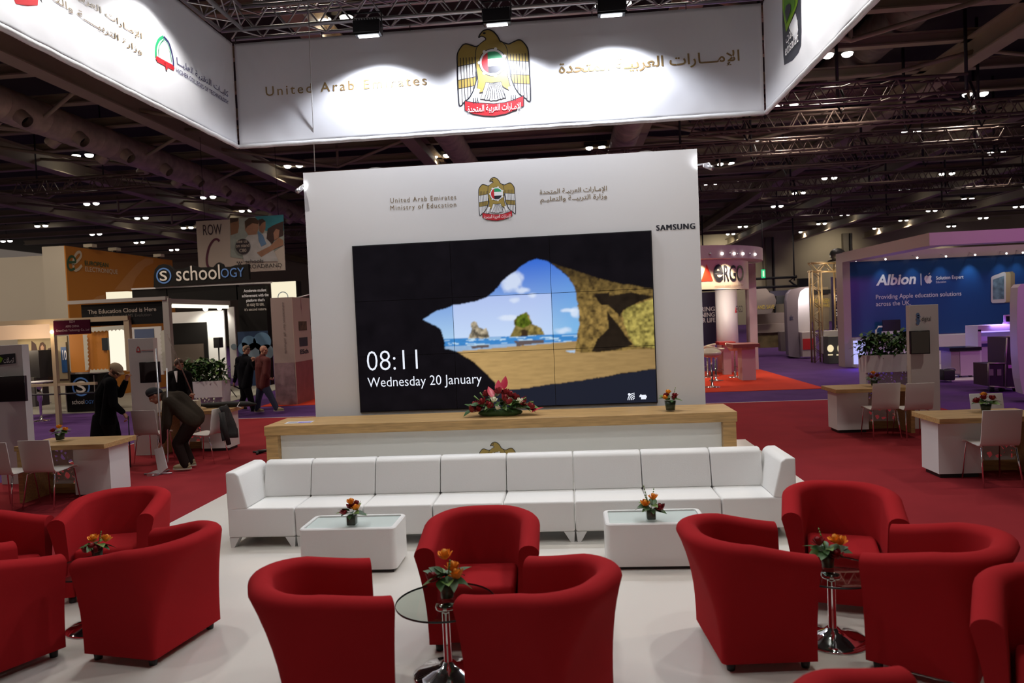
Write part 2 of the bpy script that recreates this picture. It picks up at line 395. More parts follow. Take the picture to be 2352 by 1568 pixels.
# ---------------------------------------------------------------- display wall and video wall
YW = 9.6
def S(x0, y0, Y=YW): return at(x0, y0, Y=Y)
P, Q = S(699, 397), S(1602, 341); wz = (P.z+Q.z)/2; wx0 = S(712, 700).x; wx1 = S(1611, 640).x
dw = thing('display_wall', 'tall white display wall with crest and lettering behind the wooden counter', 'wall panel', ((wx0+wx1)/2, YW, 0))
bb = MB(); bb.box((wx0-dw.location.x, 0, 0), (wx1-dw.location.x, .9, wz), white2); bb.build('wall_panel', dw)
for px, w_ in ((840, 22), (1185, 20), (1470, 26)):
    c = S(px, 0).x-dw.location.x; r = random.Random(px)
    bx = MB(); bx.v = []; pts = [(c-.12, .03), (c-.05, .05), (c+.04, .045), (c+.13, .03), (c+.13, .2), (c-.12, .2)]
    bx.add([(x, y, wz+(.0 if i in (0, 3) else .025)) for i, (x, y) in enumerate(pts)]+[(x, y, wz) for x, y in pts], [(0, 1, 2, 3, 4, 5), (0, 6, 7, 1), (1, 7, 8, 2), (2, 8, 9, 3)], white2); bx.build('loose_film', dw)
pl = dict(Y=YW)
text_px(dw, 'lettering', 'United Arab Emirates', (897, 466), (1048, 459), inkgold, pl, 11, space=1.25, bold=.0)
text_px(dw, 'lettering', 'Ministry of Education', (897, 483), (1048, 476), inkgold, pl, 11, space=1.25, bold=.0)
text_px(dw, 'lettering', arabic('الإمـارات العربيـة المتحدة'), (1240, 446), (1394, 439), inkgold, pl, 11, bold=.008)
text_px(dw, 'lettering', arabic('وزارة التربيــة والتعليـم'), (1241, 463), (1394, 456), inkgold, pl, 11, bold=.008)
text_px(dw, 'lettering', 'SAMSUNG', (1508, 529.5), (1596, 524.5), ink, pl, 12.5, bold=.0, space=1.2, fat=.006)
h_ = S(1143, 407).z-S(1143, 508).z
emblem(dw, (S(1143, 508).x, YW, S(1143, 508).z), h_)
# video wall: nine screens, one picture
sx0 = (S(812.3, 567.5).x+S(830.7, 945.2).x)/2; sx1 = (S(1494, 531.3).x+S(1507.6, 921.3).x)/2
sz1 = (S(812.3, 567.5).z+S(1494, 531.3).z)/2; sz0 = (S(830.7, 945.2).z+S(1507.6, 921.3).z)/2
import numpy as np
def suv(X, Y):
    p = S(800+X/3.095, 520+Y/3.095); return ((p.x-sx0)/(sx1-sx0), (p.z-sz0)/(sz1-sz0))
def inside(U, V, poly):
    r = np.zeros(U.shape, bool); n = len(poly)
    for i in range(n):
        (x0, y0), (x1, y1) = poly[i], poly[(i+1) % n]
        if y0 == y1: continue
        c = ((y0 > V) != (y1 > V)) & (U < (x1-x0)*(V-y0)/(y1-y0)+x0); r ^= c
    return r
def vnoise(U, V, s, seed):
    rg = np.random.default_rng(seed); g = rg.random((256, 256)); x = U*s; y = V*s
    xi = np.floor(x).astype(int); yi = np.floor(y).astype(int); fx = x-xi; fy = y-yi; fx = fx*fx*(3-2*fx); fy = fy*fy*(3-2*fy)
    G = lambda a, b_: g[a % 256, b_ % 256]
    return G(xi, yi)*(1-fx)*(1-fy)+G(xi+1, yi)*fx*(1-fy)+G(xi, yi+1)*(1-fx)*fy+G(xi+1, yi+1)*fx*fy
def fbm(U, V, s, seed): return sum(vnoise(U, V, s*2**k, seed+k)*.5**k for k in range(4))/1.875
NX, NY = 432, 243
gu, gv = np.meshgrid(np.linspace(0, 1, NX+1), np.linspace(0, 1, NY+1)); 
wu = gu+.006*(fbm(gu, gv, 40, 3)-.5); wv = gv+.010*(fbm(gu, gv, 40, 5)-.5)
L_ = lambda *c: np.array(srgb(*c))
PL = lambda pts: [suv(*p) for p in pts]
opening = PL([(537, 662), (590, 622), (640, 595), (700, 578), (760, 556), (830, 545), (900, 530), (985, 505), (1040, 460), (1090, 400), (1140, 350), (1200, 310), (1240, 275), (1290, 245), (1340, 232), (1400, 245), (1450, 275), (1500, 310), (1550, 350), (1590, 400), (1610, 450), (1620, 500), (1630, 560), (1640, 620), (1640, 700), (1630, 760), (1620, 820), (1612, 880), (1660, 897), (1720, 895), (1860, 885), (2000, 875), (2260, 868), (2260, 993), (1980, 1035), (1700, 1085), (1480, 1115), (1300, 1140), (1110, 1160), (1058, 1165), (1050, 1110), (1000, 1060), (940, 1000), (860, 940), (780, 890), (720, 872), (690, 870), (688, 830), (680, 780), (660, 730), (630, 705), (590, 690)])
litrock = PL([(1440, 262), (1520, 285), (1620, 320), (1750, 360), (1900, 400), (2000, 415), (2250, 460), (2250, 872), (2000, 878), (1860, 886), (1720, 897), (1660, 897), (1610, 880), (1500, 600), (1560, 350)])
gaps = [PL([(1840, 600), (1900, 680), (1960, 760), (2020, 840), (1850, 885), (1725, 892), (1770, 800), (1850, 720)]), PL([(1830, 500), (2010, 470), (2170, 500), (2050, 540), (1950, 600), (1930, 640), (1850, 560)]), PL([(1740, 480), (1850, 470), (1860, 560), (1800, 560)])]
green = PL([(1960, 690), (1945, 615), (2000, 562), (2170, 515), (2260, 500), (2260, 870), (2030, 850), (1990, 770)])
col = np.zeros(gu.shape+(3,)); col[:] = L_(15, 12, 16)
rk = fbm(gu*1.6, gv, 14, 11)[..., None]; col *= .55+.9*rk
sh = inside(wu, wv, PL([(1058, 1170), (1110, 1160), (1300, 1140), (1700, 1085), (2260, 993), (2260, 1400), (1000, 1400)])); col[sh] = L_(30, 33, 46)
n1 = fbm(gu*1.78, gv, 26, 21); n2 = fbm(gu*1.78, gv, 60, 31)
lr = inside(wu, wv, litrock); t = np.clip((.86-gv)/.30, .14, 1)*np.clip(n2*2.1-.2, .12, 1.6)
col[lr] = (L_(128, 104, 54)*1.15*t[..., None]+L_(26, 18, 14))[lr]
gr = inside(wu, wv, green); col[gr] = (L_(178, 162, 84)*np.clip(n2*1.7-.1, .1, 1.4)[..., None])[gr]
for g_ in gaps: q = inside(wu, wv, g_); col[q] = (L_(34, 26, 18)*(.5+n1[..., None]))[q]
# sky, sea and sand seen through the arch
sy = np.clip((gv-.38)/.5, 0, 1)[..., None]; sky = L_(176, 212, 240)*(1-sy)**1.2+L_(52, 104, 208)*(1-(1-sy)**1.2)
rgt = np.clip((gu-.60)/.14, 0, 1)[..., None]; sky = sky*(1-.6*rgt*(1-sy))+L_(70, 165, 225)*.6*rgt*(1-sy)
mid = ((gu > 1/3) & (gu < 2/3) & (gv > 1/3) & (gv < 2/3)); sky[mid] = (sky*.55+L_(214, 220, 246)*.5)[mid]
for cx_, cy_, rx, ry in ((1160, 395, 90, 75), (1240, 455, 60, 25), (1310, 490, 40, 20), (1185, 525, 40, 22), (1560, 596, 50, 14), (1615, 612, 40, 40), (1140, 650, 70, 22), (1530, 735, 60, 25)):
    c0 = suv(cx_, cy_); d = ((gu-c0[0])/(rx/2110))**2+((gv-c0[1])/(ry/1165))**2; a = np.clip((1.25-d+1.6*(n1-.55)), 0, 1)[..., None]; sky = sky*(1-a*.8)+L_(222, 232, 248)*a*.8
hor = suv(1000, 787)[1]; shore = hor-.075
sea = L_(60, 130, 196)*(.8+.5*fbm(gu*3, gv*14, 20, 41)[..., None]); foam = (fbm(gu*2, gv*16, 14, 51) > .60)[..., None]; sea = np.where(foam, L_(190, 220, 240), sea)
wet = L_(150, 180, 214)*(.85+.25*n1[..., None]); 
sand = L_(186, 152, 98)*(.78+.4*fbm(gu*2, gv*9, 14, 61)[..., None]); tr = np.clip((gu-.35)/.6, 0, 1)[..., None]; sand = sand*(1-tr*.35)
op = inside(wu, wv, opening)
sl = .012*(gu-.5)
img = np.where((gv > hor)[..., None], sky, np.where((gv > shore+.03)[..., None], sea, wet)); sd = suv(790, 885); se = suv(1600, 815)
img = np.where((gv < sd[1]+(gu-sd[0])*(se[1]-sd[1])/(se[0]-sd[0]))[..., None], sand, img)
r1 = PL([(850, 797), (880, 740), (875, 690), (895, 672), (915, 680), (930, 715), (960, 725), (985, 720), (998, 750), (1000, 790)])
r2 = PL([(1150, 785), (1185, 710), (1180, 670), (1200, 640), (1240, 618), (1270, 608), (1290, 630), (1305, 690), (1340, 705), (1370, 720), (1395, 765)])
for r_, dk in ((r1, L_(190, 176, 150)), (r2, L_(150, 132, 72))):
    q = inside(wu, wv, r_); img[q] = (dk*np.clip(n2*1.9-.3, .15, 1.3)[..., None])[q]
for r_, up in ((PL([(1190, 700), (1200, 640), (1270, 612), (1300, 690), (1240, 720)]), L_(104, 122, 34)),): q = inside(wu, wv, r_); img[q] = (up*np.clip(n2*1.8-.2, .2, 1.2)[..., None])[q]
q = inside(wu, wv, PL([(1230, 780), (1235, 735), (1255, 728), (1275, 745), (1275, 778)])); img[q] = L_(60, 44, 26)
for r_ in ([(870, 845), (1000, 838), (1000, 862), (880, 866)], [(1180, 815), (1390, 805), (1390, 828), (1200, 848)]): q = inside(wu, wv, PL(r_)); img[q] = L_(96, 84, 84)
q = inside(wu, wv, PL([(1540, 880), (1612, 875), (1612, 897), (1580, 895)])); img[q] = L_(170, 200, 230)
col[op] = img[op]
pad = np.pad(col, ((1, 1), (1, 1), (0, 0)), mode='edge'); col = sum(pad[i:i+col.shape[0], j:j+col.shape[1]]*w_ for i, wi in enumerate((.22, .56, .22)) for j, w_ in ((0, .22*wi), (1, .56*wi), (2, .22*wi)))
vw = thing('video_wall', 'video wall of nine screens showing a beach seen from a cave at 08:11', 'screen', ((sx0+sx1)/2, YW, sz0))
scr = vcol_mat('lit_screen_picture', 1.0); bez = mat('screen_bezel', (.008, .008, .01), .4)
ox = vw.location.x; W2 = sx1-sx0; H2 = sz1-sz0
b = MB(); b.box((sx0-ox-.012, -.03, -.012), (sx1-ox+.012, 0, H2+.012), bez); b.build('mounting_frame', vw)
for r in range(3):
    for c in range(3):
        i0, i1 = c*NX//3, (c+1)*NX//3; j0, j1 = r*NY//3, (r+1)*NY//3; n0, m0 = i1-i0+1, j1-j0+1
        v = []; kc = []; g = .0028
        for j in range(j0, j1+1):
            for i in range(i0, i1+1):
                x = gu[j, i]*W2; z = gv[j, i]*H2
                x = min(max(x, c*W2/3+g), (c+1)*W2/3-g); z = min(max(z, r*H2/3+g), (r+1)*H2/3-g)
                v.append((x-W2/2, -.045, z)); kc.append(col[j, i])
        f = [(j*n0+i, j*n0+i+1, (j+1)*n0+i+1, (j+1)*n0+i) for j in range(m0-1) for i in range(n0-1)]
        b = MB(); b.add(v, f, scr); nv = len(v)
        x0, x1, z0, z1 = c*W2/3+g-W2/2, (c+1)*W2/3-g-W2/2, r*H2/3+g, (r+1)*H2/3-g
        b.box((x0, -.0445, z0), (x1, -.031, z1), bez)
        o = b.build('screen_panel', vw, fixn=False)
        ca = o.data.color_attributes.new('print', 'FLOAT_COLOR', 'POINT')
        arr = np.ones((len(b.v), 4), 'f'); arr[:nv, :3] = np.array(kc); arr[nv:, :3] = 0; ca.data.foreach_set('color', arr.ravel())
lit = glow('screen_white', (.86, .9, 1), 1.0); ps = dict(Y=YW-.05)
text_px(vw, 'clock_digits', '08:11', (844, 851.5), (960, 846), lit, ps, 45, bold=-.012)
text_px(vw, 'date_lettering', 'Wednesday 20 January', (845, 889), (1107, 884), lit, ps, 22, bold=-.004)
b = MB(); p0 = rel(vw, [S(1458, 918, YW-.05)])[0]
for k in range(4):
    r0 = .018+.022*k
    for t in range(6): 
        a0, a1 = PI/2+PI/2*t/6, PI/2+PI/2*(t+1)/6
        b.poly([(p0.x+q_*math.cos(a), -.05, p0.z+q_*math.sin(a)) for q_, a in ((r0, a0), (r0+.011, a0), (r0+.011, a1), (r0, a1))], lit)
b.poly([(p0.x-.07+.018*math.cos(t), -.05, p0.z+.075+.018*math.sin(t)) for t in [PI*k/6 for k in range(12)]], lit); b.build('wifi_symbol', vw, fixn=False)
p0 = rel(vw, [S(1469, 917, YW-.05)])[0]; b = MB()
b.poly([(p0.x+x, -.05, p0.z+z) for x, z in ((0, .05), (.02, .07), (.03, .06), (.085, .06), (.085, .045), (.095, .045), (.095, .02), (.085, .02), (.085, 0), (.02, 0), (.02, .03), (0, .03))], lit); b.build('battery_symbol', vw, fixn=False)
# two arm lamps clipped to the wall
def arm_lamp(tip, base, el, label):
    t = thing('arm_spotlight', label, 'lamp', base, group='arm spotlights of the display wall')
    o = Vector(base); b = MB(); b.tube([(0, 0, 0), Vector(el[0])-o, Vector(el[1])-o], .012, steel, 8); b.build('arm', t)
    d = (Vector(tip)-Vector(el[1])).normalized(); b = MB(); q = Vector(el[1])-o; b.tube([q, q+d*.16], .032, steel, 14); b.build('lamp_head', t)
    b = MB(); b.tube([q+d*.16, q+d*.172], .030, glow('lamp_lens', (.95, .96, 1), 3), 14); b.build('lens', t)
    lamp('arm_spot', 'SPOT', Vector(el[1])+d*.2, Vector(el[1])+d*3, 5, (.9, .93, 1), .04, 100, .6)
yl = 9.42
arm_lamp(at(699, 427, Y=9.66), (wx0-.01, 9.62, 3.98), (at(689, 430, Y=yl), at(683, 439, Y=yl-.05)), 'small silver arm spotlight at the left edge of the white display wall')
arm_lamp(at(1603, 373, Y=9.66), (wx1+.01, 9.62, 3.93), (at(1629, 375, Y=yl), at(1636, 386, Y=yl-.05)), 'small silver arm spotlight at the right edge of the white display wall')

# ---------------------------------------------------------------- reception counter
cx0, cx1, cy0, cy1, cz = -3.86, 1.918, 8.605, 9.36, .82
ct = thing('reception_counter', 'long reception counter with oak top and white panelled front below the video wall', 'counter', ((cx0+cx1)/2, cy0, 0))
hx = (cx1-cx0)/2
MB().box((-hx, 0, .70), (hx, cy1-cy0, cz), oak).build('worktop', ct, bevel=.004, seg=1)
for s in (-1, 1):
    a = sorted((s*hx*.995, s*(hx-.165))); MB().box((a[0], .01, 0), (a[1], cy1-cy0-.02, .699), oak).build('end_panel', ct)
wh = mat('white_front_panel', (.72, .73, .70), .5)
b = MB(); b.box((-hx+.167, .10, .0), (hx-.167, .14, .699), wh); b.build('front_panel', ct)
ez = at(1138, 1014, Y=cy0+.099).z
emblem(ct, (at(1142, 1042, Y=cy0+.099).x, cy0+.099, ez-.555), .55)
# ---------------------------------------------------------------- hanging banners
BZ0, BZ1 = 4.53, 5.90
def ripple(s, z, L, seed, calm):
    e = min(s, L-s)
    w_ = noise.noise((s*1.6+z*.9+seed, z*.5, seed))*.014+noise.noise((s*5+seed+z*2.5, z*.7, 3))*.007*(1-.5*z)+noise.noise((s*3-z*3, z*2, seed))*.006
    w_ += .008*math.sin((s*(1 if s < L/2 else -1)+z*.6)*26)*max(0, 1-e/.7)*(z/1.4)
    w_ *= max(0, min(1, e/.15+.1, z/.06+.05, (BZ1-BZ0-z)/.1+.2))
    return w_*(1-.9*max(0, min(1, (calm[1]-abs(s-calm[0]))/.25)))
def cling(t, A, B, seed, calm):
    "printed matter follows the fabric"
    A, B = Vector((*A, 0)), Vector((*B, 0)); u = B-A; L = u.length; u.normalize(); nr = u.cross(Vector((0, 0, 1)))
    for k in kids(t):
        if k.name.split('.')[0] in ('fabric', 'hem_tube', 'cable_tie'): continue
        for v in k.data.vertices:
            s, d = v.co.dot(u), v.co.dot(nr); v.co += nr*(ripple(s, v.co.z, L, seed, calm)-.026)
def banner(name, label, A, B, seed, calm=(-9, 0)):
    "fabric between floor-plan points A and B with a hem tube; front face on the right-hand side going from A to B is towards the stand"
    A, B = Vector((*A, 0)), Vector((*B, 0)); u = (B-A); L = u.length; u.normalize(); nr = u.cross(Vector((0, 0, 1)))
    t = thing(name, label, 'banner', (A.x, A.y, BZ0), group='white hanging banners of the truss ring')
    NX_, NZ_ = int(L/.05), 28; v = []
    for j in range(NZ_+1):
        for i in range(NX_+1):
            s, z = L*i/NX_, (BZ1-BZ0)*j/NZ_
            p = u*s+nr*ripple(s, z, L, seed, calm); v.append((p.x, p.y, z))
    f = [(j*(NX_+1)+i, j*(NX_+1)+i+1, (j+1)*(NX_+1)+i+1, (j+1)*(NX_+1)+i) for j in range(NZ_) for i in range(NX_)]
    o = MB().add(v, f, fabric, True).build('fabric', t); md = o.modifiers.new('thick', 'SOLIDIFY'); md.thickness = .004; md.offset = 0
    b = MB(); b.tube([u*(L*k/40)+Vector((0, 0, -.012+.003*math.sin(k*2.3))) for k in range(41)], .030, mat('banner_hem', (.78, .78, .80), .7, bump=(14, .5)), 10); b.build('hem_tube', t)
    for k in range(int(L/1.2)+1):
        b = MB(); q = u*min(L-.02, .02+k*1.2); b.tube([q+Vector((0, 0, BZ1-BZ0-.01)), q+Vector((0, 0, BZ1-BZ0+.07))], .006, black, 6); b.build('cable_tie', t)
    return t
bn = banner('banner', 'wide white hanging banner reading United Arab Emirates with the gold eagle crest', (TRX0+.02, TRY), (TRX1-.02, TRY), 1.3, (3.53, .85))
bl = banner('banner', 'white hanging banner at the left with the Higher Colleges of Technology arch logo', (TRX0, 3.3), (TRX0, TRY-.02), 5.1)
br = banner('banner', 'white hanging banner at the right with the dark green and grey leaf-shaped telecom logo', (TRX1, TRY-.02), (TRX1, 3.3), 9.4, (.75, .75))
pb = dict(Y=TRY-.03); GT = mat('gold_lettering', (.25, .16, .06), .5)
text_px(bn, 'lettering', 'United Arab Emirates', (609, 219), (979, 194), GT, pb, 21, space=1.3, bold=.004)
text_px(bn, 'lettering', arabic('الإمـــارات العربيـة المتحدة'), (1284, 167), (1700, 147), GT, pb, 25, bold=.012)
c = at(1136, 268, Y=TRY-.03); eh = at(1125, 66, Y=TRY-.03).z-c.z
emblem(bn, c, eh, off=.0004)
plx = dict(X=TRX0+.03)
text_px(bl, 'lettering', arabic('الإمـارات العربية المتحدة'), (60, -85), (329, 66), inkgold, plx, 17, bold=.006)
text_px(bl, 'lettering', arabic('وزارة التربيــــة والتعليـم'), (60, -40), (329, 108), inkgold, plx, 17, bold=.006)
nav = mat('navy_ink', (.03, .03, .12), .5)
text_px(bl, 'lettering', arabic('كليـات التقنية العليــا'), (409, 146), (529, 217), nav, plx, 15, bold=.004)
text_px(bl, 'lettering', 'HIGHER COLLEGES OF TECHNOLOGY', (408, 165), (529, 234), nav, plx, 10, bold=.008)
def curve_px(name, par, strips, plane):
    b = MB(); nn = Vector((1, 0, 0)) if 'X' in plane else Vector((0, 1, 0))
    for n_, (pts, wd, m) in enumerate(strips):
        K = []
        for i in range(len(pts)-1):
            p0, p1, p2, p3 = (Vector(pts[max(0, min(len(pts)-1, k))]) for k in (i-1, i, i+1, i+2))
            for t in ([0, .25, .5, .75] if len(pts) > 2 else [0]): K.append(.5*(2*p1+(p2-p0)*t+(2*p0-5*p1+4*p2-p3)*t*t+(3*p1-p0-3*p2+p3)*t**3))
        K.append(Vector(pts[-1])); P = [at(*p, **plane) for p in K]; L, R_ = [], []
        for i in range(len(P)):
            d = P[min(i+1, len(P)-1)]-P[max(i-1, 0)]; sd = d.cross(nn).normalized()*wd/2; o = nn*(-.0015*n_ if nn.y or P[i].x > 0 else .0015*n_); L.append(P[i]+sd+o); R_.append(P[i]-sd+o)
        n = len(P); b.add(rel(par, L+R_), [(i, i+1, n+i+1, n+i) for i in range(n-1)], m)
    return b.build(name, par, fixn=False)
arch = [(364, 134), (363, 110), (369, 92), (380, 84)]; arch2 = [(380, 84), (391, 97), (398, 118), (402, 140), (402, 158)]
curve_px('arch_logo', bl, [(arch, .035, inkgreen), (arch2, .028, nav), ([(364, 131), (401, 152)], .03, inkred), ([(365, 138), (402, 159)], .03, inkred), ([(364, 131), (365, 138)], .03, inkred), ([(401, 152), (402, 159)], .03, inkred), ([(369, 128), (368, 110), (373, 97), (380, 91), (388, 101), (394, 118), (397, 142)], .010, inkgreen), ([(383, 149), (387, 151)], .09, inkred)], plx)
# bottom of the crest that runs out of the picture at the left
b = MB(); P = [at(*p, **plx) for p in ((38, -6), (44, 8), (70, 13), (92, 12), (94, -4))]; b.poly(rel(bl, P), inkred); b.build('crest_ribbon', bl, fixn=False)
b = MB(); P = [at(*p, **plx) for p in ((95, -6), (103, 8), (100, -8))]; b.poly(rel(bl, P), ink); b.build('crest_feather', bl, fixn=False)
# telecom leaf logo of the right banner
prx = dict(X=TRX1-.03); lg = mat('logo_charcoal', (.035, .037, .05), .5); lime = mat('logo_lime', (.22, .42, .01), .5); lime2 = mat('logo_dark_lime', (.10, .28, .01), .5)
def poly_px(par, name, pts, m, plane, off=0):
    P = [at(*p, **plane) for p in pts]; P = [p+Vector(((-off if 'X' in plane and plane['X'] > 0 else off) if 'X' in plane else 0, -off if 'Y' in plane else 0, 0)) for p in P]
    b = MB(); b.poly(rel(par, P) if par else P, m); return b.build(name, par, fixn=False)
poly_px(br, 'logo_panel', [(1791, -90), (1792, 60), (1794, 130), (1796, 150), (1815, 139), (1828, 122), (1833, 105), (1834, 70), (1832, -110)], lg, prx)
poly_px(br, 'logo_leaf', [(1801, 74), (1793, 20), (1793, -10), (1797, -40), (1812, -60), (1822, -50), (1827, -20), (1827, 5), (1822, 22)], lime, prx, .004)
poly_px(br, 'logo_leaf', [(1802, 55), (1796, 25), (1797, 0), (1806, -15), (1817, -12), (1822, 5), (1820, 18)], lime2, prx, .008)
poly_px(br, 'logo_drop', [(1804, 50), (1800, 28), (1802, 14), (1808, 9), (1813, 12), (1813, 24)], lg, prx, .012)
text_px(br, 'logo_lettering', arabic('اتصالات'), (1801, 101), (1827, 78), inkw, dict(X=TRX1-.045), 23, bold=.006)
text_px(br, 'logo_lettering', 'etisalat', (1799, 130), (1828, 104), inkw, dict(X=TRX1-.045), 24, bold=.004)

cling(bn, (TRX0+.02, TRY), (TRX1-.02, TRY), 1.3, (3.53, .85)); cling(bl, (TRX0, 3.3), (TRX0, TRY-.02), 5.1, (-9, 0)); cling(br, (TRX1, TRY-.02), (TRX1, 3.3), 9.4, (.75, .75))
# ---------------------------------------------------------------- trusses above the banners
def truss(name, label, A, B, s, m, step=.42, rc_=.026, rl=.011, group=None, cat='truss', simple=False, parts=True):
    "square lattice truss from A to B (lower outer corner line), side s"
    A, B = Vector(A), Vector(B); u = (B-A); L = u.length; u.normalize(); up = Vector((0, 0, 1)); sd = u.cross(up)
    t = thing(name, label, cat, A, group=group); cs = [(0, 0), (s, 0), (0, s), (s, s)]
    if simple:
        b = MB()
        for a_, z in cs: b.tube([sd*a_+up*z, u*L+sd*a_+up*z], rc_, m, 5)
    else:
        for a_, z in cs:
            b = MB(); b.tube([sd*a_+up*z, u*L+sd*a_+up*z], rc_, m, 10); b.build('chord', t)
        b = MB()
    n = int(L/step); 
    for i in range(n):
        x0, x1 = L*i/n, L*(i+1)/n; xm = (x0+x1)/2
        for (a0, z0), (a1, z1) in (((0, 0), (0, s)), ((s, 0), (s, s)), ((0, 0), (s, 0)), ((0, s), (s, s))):
            if simple and (a0, z0, a1, z1) != (0, 0, 0, s) and i % 2: continue
            p, q = sd*a0+up*z0, sd*a1+up*z1
            b.tube([u*x0+p, u*xm+q], rl, m, 5 if simple else 6, cap=False); b.tube([u*xm+q, u*x1+p], rl, m, 5 if simple else 6, cap=False)
    b.build('lattice', t)
    return t
TG = 'aluminium trusses over the white banners'
truss('lighting_truss', 'silver lattice truss above the wide eagle-crest banner', (TRX0-.02, TRY+.02, TRZ+.04), (TRX1+.02, TRY+.02, TRZ+.04), .29, steel, group=TG).location
truss('lighting_truss', 'silver lattice truss above the left banner with the arch logo', (TRX0-.02, 3.2, TRZ+.04), (TRX0-.02, TRY-.3, TRZ+.04), .29, steel, group=TG)
truss('lighting_truss', 'silver lattice truss above the right banner with the leaf logo', (TRX1+.02, TRY-.3, TRZ+.04), (TRX1+.02, 3.2, TRZ+.04), .29, steel, group=TG)
truss('lighting_truss', 'second silver lattice truss seen higher behind the long eagle-crest banner truss', (TRX0-.2, TRY+1.5, TRZ+1.05), (TRX1+.6, TRY+1.5, TRZ+1.05), .29, steel, group=TG)
flb = mat('floodlight_body', (.018, .018, .022), .45, .3); fll = glow('floodlight_lens', (.92, .96, 1), 10)
def flood(loc, label, rz=0):
    t = thing('floodlight', label, 'floodlight', loc, rz, group='black floodlights under the trusses')
    b = MB(); pr = [(-.10, -.075), (.07, -.085), (.11, .04), (.04, .085), (-.08, .085)]
    b.prism(pr, (.34, 0, 0), flb, (-.17, 0, 0), (0, 1, 0), (0, 0, 1)); b.build('housing', t, bevel=.008)
    b = MB(); b.add([(-.13, -.02, -.086), (.13, -.02, -.086), (.13, .055, -.090), (-.13, .055, -.090)], [(0, 1, 2, 3)], fll); b.build('lens', t)
    b = MB(); b.poly([(-.17, -.10, -.078), (.17, -.10, -.078), (.19, -.19, -.14), (-.19, -.19, -.14)], flb); b.build('barn_door', t)
    b = MB()
    for i in range(9): b.box((-.15+.034*i, -.06, .085), (-.15+.034*i+.01, .06, .11), flb)
    b.build('cooling_fins', t)
    b = MB(); b.tube([(-.18, 0, 0), (-.18, 0, .2), (.18, 0, .2), (.18, 0, 0)], .012, flb, 8); b.tube([(0, 0, .2), (0, .15, .26)], .015, flb, 8); b.build('yoke', t)
    return t
for (p, _), lb in zip(FLOOD, ('black floodlight on the truss above the words United Arab Emirates', 'black floodlight on the truss above the big eagle crest', 'black floodlight on the truss above the Arabic lettering')): flood(p, lb)
for x, y in SIDEF:
    sd_ = 'left' if x < 0 else 'right'; flood((x-.10 if x < 0 else x+.1, y, 5.84), 'black floodlight under the %s truss, %s' % (sd_, {3.6: 'nearest the camera', 5.5: 'in the middle of the truss', 7.4: 'nearest the crest banner'}[y]), PI/2 if x > 0 else -PI/2)
b = MB(); a_, c_ = at(707, -4, Y=9.12), at(723.5, 394, Y=9.62); b.tube([a_, c_], .006, mat('cable_white', (.55, .55, .55), .5), 6); o = b.build('hanging_cable'); tag(o, 'thin white cable from the truss down to the top of the display wall', 'cable')

# ---------------------------------------------------------------- modular sofa
SX0, SW, SY0, SD, SH, SS = -3.275, .6492, 6.403, .62, .712, .372
legm = mat('sofa_leg_plastic', (.72, .74, .73), .3)
def soft_prism(prof, m, org, u, w, ext, name, par, bev=.022):
    b = MB(); b.prism(prof, ext, m, org, u, w); return b.build(name, par, bevel=bev, seg=4)
def sofa_module(i, corner):
    x0 = SX0+i*SW; w = SW-.006
    pos = ['at the left end, a corner seat', 'second from the left end', 'third from the left end', 'fourth from the left, left of the middle', 'fifth from the left, right of the middle', 'third from the right end', 'second from the right end', 'at the right end, a corner seat'][i]
    t = thing('sofa_module', 'white leather sofa module '+pos, 'sofa', (x0+SW/2, SY0, 0), group='white sofa modules in one row')
    h = w/2
    b = MB(); b.box((-h, 0, .095), (h, SD, SS), leather); b.build('seat', t, bevel=.022, seg=4)
    prof = [(SD, SS-.02), (SD, SH), (SD-.085, SH), (SD-.125, SH-.03), (SD-.20, SS-.0)]
    l, r = -h, h
    if corner == -1: l = -h+.17
    if corner == 1: r = h-.17
    soft_prism(prof, leather, (l, 0, 0), (0, 1, 0), (0, 0, 1), (r-l, 0, 0), 'backrest', t, .016)
    if corner:
        pr = [(0, SS-.02), (0, SH), (.085, SH), (.125, SH-.03), (.20, SS)]
        soft_prism(pr, leather, (corner*h, 0.001, 0), (-corner, 0, 0), (0, 0, 1), (0, SD-.002, 0), 'armrest', t, .016)
    for sx in (-1, 1):
        for sy in (0, 1):
            y0 = .012 if sy == 0 else SD-.10; b = MB()
            xs = [(sx*(h-.003), .094), (sx*(h-.10), .094), (sx*(h-.045), 0), (sx*(h-.012), 0)]
            b.prism(xs, (0, .085, 0), legm, (0, y0, 0)); b.build('leg', t)
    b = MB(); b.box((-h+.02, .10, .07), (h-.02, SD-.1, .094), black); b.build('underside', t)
for i in range(8): sofa_module(i, -1 if i == 0 else 1 if i == 7 else 0)

